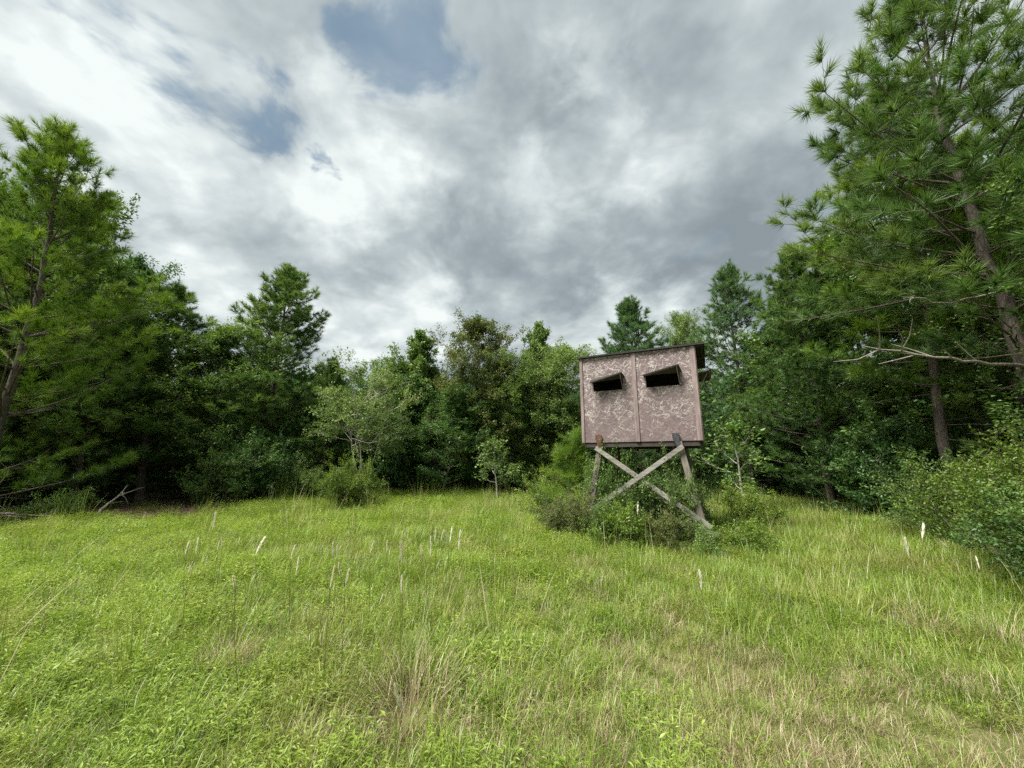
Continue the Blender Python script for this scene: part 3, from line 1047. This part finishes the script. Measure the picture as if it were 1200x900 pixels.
# the wood behind: rows of trees that close the gaps
ENV = np.array([(-400, 230), (-60, 215), (60, 235), (150, 330), (215, 395), (290, 385), (380, 415), (425, 445), (470, 420), (540, 420), (610, 425), (640, 420), (700, 425), (760, 418), (820, 415), (880, 385), (940, 345), (1000, 280), (1080, 210), (1200, 150), (1600, 150)], float)
rngF = np.random.default_rng(77)
fill = []
for row, (off, step) in enumerate(((1.6, 2.5), (4.2, 2.7), (7.5, 3.2), (12, 4.0))):
    seg = np.hypot(*np.diff(EDGE, axis=0).T)
    cum = np.concatenate([[0], np.cumsum(seg)])
    s = rngF.uniform(0, step)
    while s < cum[-1]:
        i = min(np.searchsorted(cum, s, 'right') - 1, len(seg) - 1)
        a, b = EDGE[i], EDGE[i + 1]
        p = a + (b - a) * (s - cum[i]) / seg[i]
        dd = (b - a) / seg[i]
        nrm = np.array([-dd[1], dd[0]])
        q = p + nrm * (off + rngF.uniform(-.6, .9)) + dd * rngF.uniform(-.5, .5)
        s += step * rngF.uniform(.8, 1.25)
        if edge_dist(q[0], q[1]) < .8 or q[1] < 2.0:
            continue
        u = 600 + q[0] / q[1] * FPX * 1.02
        if u < -330 or u > 1560:
            continue
        if min(math.hypot(q[0] - f_[0], q[1] - f_[1]) for f_ in fill) < 1.6 if fill else False:
            continue
        if min(math.hypot(q[0] - r_.location.x, q[1] - r_.location.y) for r_ in PINE_ROOT) < 1.3:
            continue
        fill.append((q[0], q[1], u, row))
MAIN = [(-13.9, 10.5, 'the tallest full pine'), (-14.6, 15.5, 'the ragged tipped pine'), (-11.3, 18, 'the cone shaped pine'), (-6, 16.5, 'the pale stemmed clump'), (-4.8, 20, 'the pointed sweetgum'), (-1.6, 19.6, 'the olive brown oak'), (1.4, 20.5, 'the spire topped tree'), (2.4, 19.5, 'the silvery green tree'), (5.6, 17, 'the candle tipped pine'), (10.5, 17, 'the slim gappy pine'), (10.4, 13, 'the dense drooping pine'), (10.6, 9.5, 'the scaly trunked pine'), (9.65, 7, 'the towering pine')]
HUE = {M['leaf'].name: 'mid green', M['leaf_deep'].name: 'deep green', M['pine'].name: 'green', M['pine_b'].name: 'bluish green'}


def near_main(x, y):
    return min(MAIN, key=lambda m: math.hypot(m[0] - x, m[1] - y))[2]


for (x, y, u, row) in fill:
    vt = np.interp(u, ENV[:, 0], ENV[:, 1]) + rngF.uniform(8, 70)
    h = float(np.clip(height_at(vt, y), 3.2, 15))
    side = u < 400 or u > 700
    rz = rngF.uniform(0, 6.28)
    if rngF.uniform() < (.62 if side else .2):
        tp = (T_farA, T_midA, T_midB)[rngF.integers(0, 3)] if row < 2 else T_farA
        mt = (M['pine'], M['pine'], M['pine_b'])[rngF.integers(0, 3)]
        place('pine_tree', tp, x, y, h, rz, '%s %s pine crowded in the wood behind %s' % ('tall' if h > 8.5 else 'low', HUE[mt.name], near_main(x, y)), 'pine tree', 'pines inside the wood', min(h * .27, 3.2), mt)
    else:
        tp = (T_broA, T_broB, T_broC, T_broD, T_broD)[rngF.integers(0, 5)]
        mt = (M['leaf'], M['leaf_deep'], M['leaf_deep'])[rngF.integers(0, 3)]
        place('broadleaf_tree', tp, x, y, h, rz, '%s %s leafy tree crowded in the wood behind %s' % ('tall' if h > 8.5 else 'low', HUE[mt.name], near_main(x, y)), 'tree', 'leafy trees inside the wood', min(h * .33, 3.0), mt)

# the depth of the wood, where stems and leaves read as one dark mass
def woodland():
    rng = np.random.default_rng(64)
    n = 230000
    s = rng.uniform(0, cum[-1], n)
    i = np.clip(np.searchsorted(cum, s, 'right') - 1, 0, len(seg) - 1)
    a = EDGE[i]
    dd = (EDGE[i + 1] - a) / seg[i][:, None]
    nr = np.stack([-dd[:, 1], dd[:, 0]], 1)
    q = a + dd * (s - cum[i])[:, None] + nr * (4.0 + rng.uniform(0, 1, n) * 11)[:, None]
    q += rng.normal(0, .8, (n, 2))
    z = rng.uniform(0, 1, n) ** 1.25 * (6.2 + 1.6 * smooth_noise(q[:, 0], q[:, 1], 5, .8))
    ok = (edge_dist(q[:, 0], q[:, 1]) > 3.0) & (q[:, 1] > 1) & (smooth_noise(q[:, 0] + z, q[:, 1] - z, 6, 1.9) > -.55)
    P = np.column_stack([q, z])[ok]
    # farther back the leaves close up into an unbroken mass
    m = 70000
    th = np.radians(rng.uniform(-72, 72, m))
    rr = rng.uniform(29, 40, m)
    P2 = np.column_stack([rr * np.sin(th), rr * np.cos(th), rng.uniform(0, 1, m) ** 1.2 * (6.5 + 1.5 * smooth_noise(th * 20, rr * .3, 7, 1.0))])
    P2 = P2[edge_dist(P2[:, 0], P2[:, 1]) > 6]
    n_near = len(P)
    P = np.vstack([P, P2])
    k = len(P)
    me = leaf_mesh('woodland_understory', M['leaf_deep'], P, norm(rng.normal(0, 1, (k, 3))), norm(rng.normal(0, .6, (k, 3)) + [0, 0, .6]), np.where(np.arange(k) < n_near, rng.uniform(.16, .46, k), rng.uniform(.4, .9, k)), rng.normal(.42, .2, k), rng, .55)
    o = link('woodland_understory', me)
    tag(o, 'dark leafy understory filling the depth of the wood behind the trees', 'undergrowth', kind='stuff')


def smooth_noise(x, y, seed, f):
    r = np.random.default_rng(seed)
    s = 0
    for k in range(7):
        a = r.uniform(0, 6.283)
        ff = f * r.uniform(.6, 1.7)
        s = s + np.sin((x * math.cos(a) + y * math.sin(a)) * ff + r.uniform(0, 6.283))
    return s / 7


woodland()
# undergrowth along the edge
GU = 'undergrowth along the foot of the tree line'
seg_s = rngF.uniform(0, 1)
while seg_s < cum[-1]:
    i = min(np.searchsorted(cum, seg_s, 'right') - 1, len(seg) - 1)
    a, b = EDGE[i], EDGE[i + 1]
    dd = (b - a) / seg[i]
    nrm = np.array([-dd[1], dd[0]])
    p = a + dd * (seg_s - cum[i])
    for off in (.9, 2.6):
        q = p + nrm * (off + rngF.uniform(-.4, .6)) + dd * rngF.uniform(-.5, .5)
        u = 600 + q[0] / max(q[1], .5) * FPX * 1.02
        if q[1] < 3 or u < -150 or u > 1400:
            continue
        if u < 235 and off < 2:                # bare litter under the big pine
            continue
        tp = (T_shA, T_shB, T_shB, T_shD)[rngF.integers(0, 4)]
        h = rngF.uniform(.8, 2.3) * (1.25 if off > 2 else .8)
        mt = M['leaf_deep'] if tp is T_shB or rngF.uniform() < .4 else M['leaf']
        place('shrub', tp, q[0], q[1], h, rngF.uniform(0, 6.28), '%s %s undergrowth shrub at the shady foot of %s' % ('tall' if h > 1.7 else 'low', HUE[mt.name], near_main(q[0], q[1])), 'shrub', GU, h * rngF.uniform(.55, .8), mt, 'foliage', 'stem')
    seg_s += rngF.uniform(1.1, 1.7)

SHRUBS = [
    # u, Y, height, radius, template, mat, label
    (414, 13.6, 1.6, 1.12, T_shA, M['leaf_bush'], 'dense round green bush standing out on the meadow edge', 'bush'),
    (350, 16.0, 1.6, 1.2, T_shA, M['leaf_pale'], 'pale leafed bush behind the dense round bush', 'bush'),
    (300, 15.2, 2.6, 1.6, T_shB, None, 'tall deep green shrub under the cone shaped pine', 'shrub'),
    (268, 15.0, 1.9, 1.4, T_shA, M['leaf'], 'leafy green shrub beside the brown litter patch', 'shrub'),
    (85, 11.6, .8, .9, T_shD, M['leaf'], 'small green shrub by the fallen dead branch', 'shrub'),
    (640, 11.8, 1.2, .9, T_shC, M['leaf_bright'], 'bright yellow green shrub left of the blind', 'shrub'),
    (1172, 7.0, 2.0, 1.45, T_shC, M['leaf_bush'], 'tall olive green shrub near the scaly pine trunk', 'shrub'),
    (1098, 8.8, 1.6, 1.4, T_shC, M['leaf'], 'green shrub at the foot of the scaly pine', 'shrub'),
    (1212, 5.6, 1.4, 1.2, T_shA, M['leaf_bush'], 'low spreading shrub in front of the towering pine', 'shrub'),
    (1250, 4.7, 1.2, 1.1, T_shA, M['leaf'], 'dark leafed bush at the meadow corner', 'bush'),
    (1010, 12.0, 2.4, 1.7, T_shB, None, 'dark shrub with layered leaves under the drooping pine', 'shrub'),
    (1050, 11.0, 2.7, 1.7, T_shB, M['leaf_deep'], 'dark shrub beside the scaly trunk of the pine', 'shrub'),
    (870, 10.6, 1.0, 1.0, T_shD, None, 'low bright green weeds beside the right legs of the blind', 'shrub'),
]
for (u, Y, h, rad, tp, mt, lab, cat) in SHRUBS:
    x, y = base_at(u, Y)
    place('bush' if cat == 'bush' else 'shrub', tp, x, y, h, u * .37, lab, cat, None, rad, mt, 'foliage', 'stem')
x, y = base_at(583, 16.2)
place('sapling', T_sap, x, y, 2.3, 1.0, 'young pale leafed sapling alone before the dark trees', 'sapling', None, .95)
x, y = base_at(866, 12.8)
place('sapling', T_sap, x, y, 2.7, 2.0, 'thin forked sapling in shade behind the blind', 'sapling', None, 1.1, M['leaf'])
x, y = base_at(672, 10.4)
place('young_pine', T_ypine, x, y, 2.3, .7, 'young bright green pine close beside the left leg of the blind', 'pine tree', None, .8)


# tangle below the blind
def blind_pt(lx, ly):
    c, s_ = math.cos(BTH), math.sin(BTH)
    return BX + lx * c - ly * s_, BY + lx * s_ + ly * c


for (lx, ly, h, rad, tp, mt, rz, lab) in (
        (.62, .35, 1.95, .75, T_shA, M['leaf'], .2, 'leafy vine tangle climbing behind the crossed braces'),
        (1.25, .25, 1.55, .8, T_shC, M['leaf'], 1.4, 'dense leafy bramble in the middle under the blind'),
        (1.85, .45, 1.6, .7, T_shA, M['leaf_pale'], 2.6, 'pale flecked bramble between the right legs of the blind'),
        (.05, -.30, .85, .6, T_shA, M['leaf_brown'], 3.3, 'brownish twiggy bramble at the left foot of the blind'),
        (.95, -.75, .82, .8, T_shD, M['leaf_bright'], 4.0, 'bright green weed clump before the blind'),
        (1.62, -.45, .68, .7, T_shA, M['leaf_brown'], 5.0, 'straggly bramble heap at the right front leg of the blind'),
        (2.85, -.1, .55, .7, T_shD, M['leaf_bright'], 5.6, 'leafy weeds just outside the right front leg'),
        (-.45, -.25, .75, .6, T_shA, M['leaf_brown'], 2.2, 'dry twiggy bramble spilling left from the blind into the grass'),
        (.55, -.55, .85, .6, T_shC, M['leaf_pale'], 0.4, 'pale leafed bramble where the lower brace meets the left leg'),
        (2.25, -.62, .5, .55, T_shD, M['leaf'], 1.1, 'small green weeds before the foot board of the blind'),
        (-.35, .4, .95, .6, T_shC, M['leaf_bright'], 0.9, 'bright leafy weeds just outside the left front leg')):
    x, y = blind_pt(lx, ly)
    place('bramble', tp, x, y, h, rz, lab, 'bramble', None, rad, mt, 'foliage', 'stem')


def vine(name, a, b, n, seed, label):
    rng = np.random.default_rng(seed)
    tb = Tubes()
    out = []
    a, b = np.array(a), np.array(b)
    for k in range(n):
        ph = rng.uniform(0, 6.28)
        tt = np.linspace(0, rng.uniform(.6, 1), 14)
        pts = a + (b - a) * tt[:, None] + .085 * np.stack([np.cos(ph + tt * 9), np.sin(ph + tt * 9), 0 * tt], 1)
        tb.add(pts, np.linspace(.008, .003, 14), 4)
        for p in pts[1:]:
            d = norm(rng.normal(0, 1, 3))
            l = rng.uniform(.05, .22)
            q = p + d * l
            tb.add([p, p + d * l * .5 + [0, 0, .01], q], [.003, .002, .001], 3)
            for s_ in (.4, .7, 1):
                out.append((p + d * l * s_, d, rng.normal(.5, .12)))
    o = link(name, None)
    o.location = tuple(a)
    tag(o, label, 'vine')
    st = link('stem', tb.mesh('stem', M['bark_dark']), o)
    fo = link('foliage', finish_leaves('foliage', M['leaf_pale'], out, rng, .06, 3, spread=.03), o)
    for c in (st, fo):
        c.location = tuple(-a)
    return o


ax_, ay_ = blind_pt(.0, -.12)
bx_, by_ = blind_pt(.40, .0)
vine('vine', (ax_, ay_, 0), (bx_, by_, 1.8), 4, 5, 'leafy vine twining up the left front leg of the blind')
ax_, ay_ = blind_pt(2.42, 1.2)
bx_, by_ = blind_pt(2.1, 1.0)
vine('vine', (ax_, ay_, 0), (bx_, by_, 1.75), 2, 6, 'sparse vine trailing beside the right rear leg of the blind')

ax_, ay_ = blind_pt(.15, -.25)
bx_, by_ = blind_pt(1.35, -.20)
vine('vine', (ax_, ay_, .35), (bx_, by_, 1.25), 3, 7, 'pale flecked vine strung along the rising front brace')
ax_, ay_ = blind_pt(2.40, -.22)
bx_, by_ = blind_pt(1.25, -.18)
vine('vine', (ax_, ay_, .25), (bx_, by_, 1.2), 3, 8, 'leafy vine strung along the falling front brace')

# ------------------------------------------------------------------ dead wood


def dead_branch(name, pts, r0, seed, label, cat, parent=None, twigs=7, tl=.5):
    rng = np.random.default_rng(seed)
    pts = np.array(pts, float)
    base = pts[0].copy()
    tb = Tubes()
    n = 12
    tt = np.linspace(0, len(pts) - 1, n)
    P = np.stack([np.interp(tt, np.arange(len(pts)), pts[:, i]) for i in range(3)], 1)
    P[1:] += rng.normal(0, .012, (n - 1, 3))
    tb.add(P, np.linspace(r0, r0 * .25, n), 7)
    for k in range(twigs):
        i = rng.integers(n // 3, n - 1)
        d = norm(norm(P[i] - P[i - 1]) * .8 + rng.normal(0, .6, 3))
        l = tl * rng.uniform(.4, 1.2)
        tb.add([P[i], P[i] + d * l * .5 + rng.normal(0, .03, 3), P[i] + d * l + rng.normal(0, .05, 3)], [r0 * .35, r0 * .22, r0 * .08], 5)
    o = link(name, tb.mesh(name, M['deadwood']))
    if parent is None:
        tag(o, label, cat)
    else:
        o.parent = parent
        bpy.context.view_layer.update()
        o.matrix_parent_inverse = parent.matrix_world.inverted()
        if label:
            o['label'] = label
    return o


big = PINE_ROOT[-1]
lx, ly = big.location.x, big.location.y
dead_branch('dead_limb', [(lx, ly, 3.32), at_y(1150, 425, 6.9), at_y(1090, 418, 6.75), at_y(1010, 404, 6.6)], .038, 4, 'long grey bare dead limb', None, big, 9, .75)
dead_branch('dead_limb', [(lx, ly, 4.9), at_y(1110, 357, 6.6), at_y(1050, 345, 6.4)], .02, 9, 'thin bare dead limb', None, big, 4, .4)
g1 = at_z(108, 607, .03)
g2 = at_y(146, 577, g1[1] + .9)
dead_branch('fallen_branch', [g1, (g1 + g2) / 2 + [0, 0, .06], g2], .045, 12, 'grey forked dead branch leaning up from the brown litter', 'fallen branch', None, 5, .5)
for k, (u1, v1, u2, v2, r, lab) in enumerate(((-40, 608, 62, 602, .06, 'thick grey fallen log at the edge of the brush pile'), (-20, 603, 30, 606, .05, 'short broken log lying over the grey fallen log'), (-30, 600, 75, 606, .03, 'thin dry pole lying along the brush pile'))):
    a, b = at_z(u1, v1, .06 + .05 * k), at_z(u2, v2, .05 + .05 * k)
    dead_branch('fallen_log', [a, (a + b) / 2, b], r, 20 + k, lab, 'log', None, 3, .6)

# ------------------------------------------------------------------ meadow grasses


def blades(rng, n, hmin, hmax, width, spread, lean, tint, curl=.5):
    """bent blades, three segments each"""
    V, F, T = [], [], []
    for k in range(n):
        az = rng.uniform(0, 6.283)
        r = spread * math.sqrt(rng.uniform())
        p = np.array([math.cos(az) * r, math.sin(az) * r, -.02])
        a2 = az + rng.normal(0, .9)
        h = rng.uniform(hmin, hmax)
        el = R(90) - abs(rng.normal(0, lean)) - .1
        side = np.array([-math.sin(a2), math.cos(a2), 0]) * width * rng.uniform(.7, 1.3) / 2
        pts = [p]
        for s in range(3):
            pts.append(pts[-1] + sph(a2, el) * h / 3)
            el -= rng.uniform(.1, 1.0) * curl
        o = len(V)
        ws = (1, .9, .6)
        for s in range(3):
            V += [pts[s] - side * ws[s], pts[s] + side * ws[s]]
        V.append(pts[3])
        F += [(o, o + 1, o + 3), (o, o + 3, o + 2), (o + 2, o + 3, o + 5), (o + 2, o + 5, o + 4), (o + 4, o + 5, o + 6)]
        tt = np.clip(tint + rng.normal(0, .2), 0, 1)
        T += [tt] * 7
    return V, F, T


def grass_mesh(name, parts, mats):
    V, F, T, MI = [], [], [], []
    for (v, f, t, mi) in parts:
        o = len(V)
        V += v
        F += [tuple(i + o for i in q) for q in f]
        T += t
        MI += [mi] * len(f)
    return np_mesh(name, np.array(V), np.array(F), mats, np.array(T), np.array(MI))


def weed_part(rng, n, h, leaf, spread, tint):
    V, F, T = [], [], []
    for k in range(n):
        az = rng.uniform(0, 6.283)
        r = spread * math.sqrt(rng.uniform())
        p = np.array([math.cos(az) * r, math.sin(az) * r, 0])
        d = norm(np.array([rng.normal(0, .35), rng.normal(0, .35), 1]))
        hh = h * rng.uniform(.5, 1.1)
        t0 = tint + rng.normal(0, .14)
        for s in np.arange(.25, 1.05, .15):
            q = p + d * hh * s
            a = rng.uniform(0, 6.28)
            ld = sph(a, rng.uniform(-.1, .7))
            sd = np.array([-math.sin(a), math.cos(a), 0])
            L = leaf * rng.uniform(.6, 1.3)
            w = L * rng.uniform(.08, .15)
            o = len(V)
            V += [q, q + ld * L * .4 + sd * w, q + ld * L - np.array([0, 0, L * .25]), q + ld * L * .4 - sd * w]
            F += [(o, o + 1, o + 2), (o, o + 2, o + 3)]
            T += [float(np.clip(t0 + rng.normal(0, .12), 0, 1))] * 4
    return V, F, T


src = bpy.data.collections.new('meadow_plants')
rngG = np.random.default_rng(5)
GM = [M['grass'], M['weed'], M['straw']]


def add_src(parts):
    me = grass_mesh('meadow_plant', parts, GM)
    o = bpy.data.objects.new('plant_%02d' % len(src.objects), me)
    src.objects.link(o)


for k in range(5):      # 0-4 fine grass with some dry blades
    add_src([(*blades(rngG, 46, .10, .30, .0042, .13, .5, .48), 0), (*blades(rngG, 11, .10, .24, .0034, .13, .75, .55), 2), (*weed_part(rngG, 6, .14, .04, .12, .5), 1)])
for k in range(5):      # 5-9 leafy low weeds
    add_src([(*weed_part(rngG, 20, .20, .046, .15, .52), 1), (*blades(rngG, 20, .12, .28, .0045, .14, .55, .5), 0), (*blades(rngG, 4, .10, .22, .0034, .13, .75, .55), 2)])
for k in range(3):      # 10-12 lush broad grass
    add_src([(*blades(rngG, 44, .16, .36, .0062, .13, .6, .58, .85), 0), (*blades(rngG, 5, .10, .3, .0036, .13, .7, .6), 2)])
for k in range(3):      # 13-15 dry tufts
    add_src([(*blades(rngG, 46, .10, .28, .0038, .12, .7, .5, .8), 2), (*blades(rngG, 14, .1, .25, .0045, .12, .5, .5), 0)])
for k in range(3):      # 16-18 upright wiry stems
    add_src([(*blades(rngG, 11, .38, .72, .0045, .10, .16, .45, .18), 0), (*blades(rngG, 3, .35, .7, .004, .10, .2, .5, .2), 2)])


def build_meadow():
    rng = np.random.default_rng(9)
    XY = []
    for (y0, y1, xm, dens) in ((.8, 3.5, 6.0, 150), (3.5, 6.5, 9.5, 95), (6.5, 11, 15, 52), (11, 21, 21, 32)):
        n = int((y1 - y0) * 2 * xm * dens)
        XY.append(np.stack([rng.uniform(-xm, xm, n), rng.uniform(y0, y1, n)], 1))
    XY = np.vstack(XY)
    x, y = XY[:, 0], XY[:, 1]
    d = edge_dist(x, y)
    u = 600 + x / y * FPX * 1.02
    keep = (d < .55 + .5 * smooth_noise(x, y, 3, 1.2)) & (u > -160) & (u < 1360)
    # bare litter under the big pine
    lx_, ly_ = -11.4, 12.7
    keep &= ~((np.hypot((x - lx_) / 3.1, (y - ly_) / 3.0) < 1 + .25 * smooth_noise(x, y, 12, 2.5)) & (rng.uniform(size=len(x)) < .96))
    for (pu, pv, r) in ((478, 850, .30), (265, 790, .16), (1092, 745, .2)):
        g = at_z(pu, pv, 0)
        keep &= np.hypot(x - g[0], y - g[1]) > r * rng.uniform(.5, 1.1, len(x))
    x, y, d = x[keep], y[keep], d[keep]
    n = len(x)
    # dryness: broad patches plus worn spots seen in the photograph
    dry = .34 * smooth_noise(x, y, 21, 1.5) + .22 * smooth_noise(x, y, 22, 4.5)
    for (pu, pv, r, amp) in ((950, 860, 1.0, .55), (1080, 880, .8, .5), (780, 860, .7, .3), (480, 830, .5, .5), (270, 770, .35, .4), (650, 720, .8, .3), (430, 655, .8, .35), (780, 760, .5, .35), (690, 660, .7, .3), (1090, 740, .35, .5), (560, 690, .8, .25), (60, 860, .6, .3), (880, 780, .8, .3), (1150, 830, .7, .4), (640, 830, .6, .3), (330, 860, .4, .3), (980, 700, .7, .2)):
        g = at_z(pu, pv, .05)
        dry += amp * np.exp(-((x - g[0]) ** 2 + (y - g[1]) ** 2) / r ** 2)
    lush = .5 * smooth_noise(x, y, 31, 1.1) + .25 * smooth_noise(x, y, 32, 3.2) - .06 * x
    rr = rng.uniform(size=n)
    idx = np.where(lush + rng.normal(0, .25, n) > .26, rng.integers(5, 10, n), rng.integers(0, 5, n))
    idx = np.where((rr < .13), rng.integers(10, 13, n), idx)
    idx = np.where(rng.uniform(size=n) < np.clip(dry * 1.0 - .06, 0.03, .8), rng.integers(13, 16, n), idx)
    wiry = .5 * smooth_noise(x, y, 41, 2.2)
    idx = np.where(rng.uniform(size=n) < np.clip(.025 + wiry * .22, 0, .12), rng.integers(16, 19, n), idx)
    hs = 1.0 + .28 * smooth_noise(x, y, 51, 1.6) + .15 * smooth_noise(x, y, 52, 5.0)
    scl = hs * rng.uniform(.7, 1.25, n) * np.interp(y, [1, 4, 9, 20], [.80, .95, 1.25, 1.6])
    scl *= 1 - .25 * np.clip(dry, 0, 1)
    z = .05 * np.sin(.55 * x + .4) * np.cos(.45 * y + 1.1) + .03 * np.sin(1.3 * x + .9 * y)
    me = bpy.data.meshes.new('meadow_grass')
    me.vertices.add(n)
    me.vertices.foreach_set('co', np.stack([x, y, z], 1).astype(np.float32).ravel())
    a = me.attributes.new('plant', 'INT', 'POINT')
    a.data.foreach_set('value', idx.astype(np.int32))
    a = me.attributes.new('size', 'FLOAT', 'POINT')
    a.data.foreach_set('value', scl.astype(np.float32))
    a = me.attributes.new('turn', 'FLOAT_VECTOR', 'POINT')
    tv = np.stack([rng.normal(0, .10, n), rng.normal(0, .10, n), rng.uniform(0, 6.283, n)], 1)
    a.data.foreach_set('vector', tv.astype(np.float32).ravel())
    o = link('meadow_grass', me)
    tag(o, 'yellow green meadow grass and low weeds with dry patches filling the clearing', 'grass', kind='stuff')
    ng = bpy.data.node_groups.new('scatter_meadow', 'GeometryNodeTree')
    ng.interface.new_socket('Geometry', in_out='INPUT', socket_type='NodeSocketGeometry')
    ng.interface.new_socket('Geometry', in_out='OUTPUT', socket_type='NodeSocketGeometry')
    gi = ng.nodes.new('NodeGroupInput')
    go = ng.nodes.new('NodeGroupOutput')
    ci = ng.nodes.new('GeometryNodeCollectionInfo')
    ci.inputs['Collection'].default_value = src
    ci.inputs['Separate Children'].default_value = True
    ci.inputs['Reset Children'].default_value = True
    ip = ng.nodes.new('GeometryNodeInstanceOnPoints')
    ip.inputs['Pick Instance'].default_value = True

    def attr(nm, ty):
        nd = ng.nodes.new('GeometryNodeInputNamedAttribute')
        nd.data_type = ty
        nd.inputs['Name'].default_value = nm
        return nd.outputs['Attribute']
    L = ng.links.new
    L(gi.outputs[0], ip.inputs['Points'])
    L(ci.outputs[0], ip.inputs['Instance'])
    L(attr('plant', 'INT'), ip.inputs['Instance Index'])
    L(attr('turn', 'FLOAT_VECTOR'), ip.inputs['Rotation'])
    L(attr('size', 'FLOAT'), ip.inputs['Scale'])
    L(ip.outputs[0], go.inputs[0])
    md = o.modifiers.new('scatter', 'NODES')
    md.node_group = ng
    print('meadow plants', n)


build_meadow()

# dry clumps that stand out one by one
CLUMPS = [(478, 850, .58, .42, 'biggest tan dry grass clump with long bent straws'), (265, 790, .30, .22, 'dark brown dry grass clump with upright green stems'), (1092, 745, .42, .24, 'leaning reddish brown dry grass clump near the shrubs'), (1180, 760, .38, .2, 'thin straw clump with one broken white stalk')]
for k, (u, v, h, sp, lab) in enumerate(CLUMPS):
    rng = np.random.default_rng(100 + k)
    g = at_z(u, v, 0)
    root = link('dry_grass_clump', None)
    root.location = (g[0], g[1], gh(g[0], g[1]))
    tag(root, lab, 'grass clump', 'dry grass clumps in the meadow')
    link('straw', grass_mesh('straw', [(*blades(rng, 260, .18, h, .0038, sp * .6, .6, .45, .9), 2), (*blades(rng, 34, h * .9, h * 1.5, .0036, sp * .4, .55, .75, .35), 2)], GM), root)
    link('green_blade', grass_mesh('green_blade', [(*blades(rng, 26, h * .8, h * 1.7, .005, sp * .7, .2, .45, .2), 0)], GM), root)


# white plumes
def plume_template(seed, hl):
    rng = np.random.default_rng(seed)
    n = 420
    s = rng.uniform(0, 1, n)
    az = rng.uniform(0, 6.283, n)
    base = np.stack([.004 * np.sin(s * 5), .003 * np.cos(s * 4), s * hl * .9], 1)
    wd = .30 * np.sin(np.clip(s * 2.6 + .35, 0, np.pi)) + .10
    d = norm(np.stack([np.cos(az) * wd, np.sin(az) * wd, np.full(n, .8)], 1))
    ln = hl * .24 * rng.uniform(.6, 1.1, n)
    side, _ = perp_frame(d)
    w = .0032
    v = np.empty((n, 3, 3))
    v[:, 0] = base - side * w
    v[:, 1] = base + side * w
    v[:, 2] = base + d * ln[:, None]
    return np_mesh('plume', v.reshape(-1, 3), np.arange(3 * n).reshape(-1, 3), M['plume'], np.repeat(rng.uniform(.2, .9, n), 3))


PT = [plume_template(k, .17 + .02 * k) for k in range(4)]
HEADS = [(222, 643), (227, 640), (222, 668), (250, 611), (256, 641), (260, 637), (307, 639), (285, 679), (344, 647), (344, 665), (372, 612), (390, 646), (396, 647), (394, 666), (389, 677), (407, 678), (436, 643), (453, 642), (473, 685), (474, 648), (480, 628), (494, 646), (505, 641), (512, 627), (520, 628), (525, 627), (528, 630), (539, 633), (805, 692), (822, 680), (1118, 637), (1062, 641), (1076, 622), (1147, 660), (748, 596), (465, 812)]
rngP = np.random.default_rng(8)
for k, (u, v) in enumerate(HEADS):
    near = v > 780
    hz = .62 if near else rngP.uniform(.66, .80)
    hl = .17 + .02 * (k % 4)
    sc = .55 if near else rngP.uniform(.6, 1.0) * np.interp(v, [600, 640, 690], [1.25, 1.0, .75])
    c = at_z(u, v, hz)
    g0 = gh(c[0], c[1])
    root = link('seed_plume', None)
    root.location = (c[0], c[1], g0)
    if near:
        lab = 'beige seed plume standing in the biggest tan dry grass clump'
    elif u in (1118,):
        lab = 'bright white seed plume leaning over the corner shrubs'
    elif u > 1000:
        lab = 'thin seed stalk standing before the corner shrubs'
    elif u == 748:
        lab = 'white seed plume in front of the brambles under the blind'
    elif u > 790:
        lab = 'white seed plume alone in the meadow before the blind'
    else:
        lab = 'slender white seed plume in the meadow ' + ('toward the tallest full pine' if u < 320 else 'before the dense round bush' if u < 420 else 'in the loose row toward the blind')
    tag(root, lab, 'seed plume', 'white grass plumes in the meadow')
    tilt = np.array([rngP.normal(0, .16), rngP.normal(0, .10), 0])
    if u in (285, 805, 1118):
        tilt = np.array([-.42, 0, 0])
    z0 = hz - hl * sc * .5 - g0
    top = np.array([tilt[0] * .12, tilt[1] * .12, z0])
    tb = Tubes()
    tb.add([(-tilt[0] * .2, -tilt[1] * .2, -.03), (top[0] - tilt[0] * .12, top[1], z0 * .5), tuple(top)], [.003, .0026, .002], 5)
    link('stem', tb.mesh('stem', M['stalk']), root)
    h = link('plume', PT[k % 4], root)
    h.location = tuple(top)
    wx = rngP.uniform(.55, .95)
    h.scale = (sc * wx, sc * wx, sc)
    h.rotation_euler = (-tilt[1], tilt[0] * 1.4, rngP.uniform(0, 6))
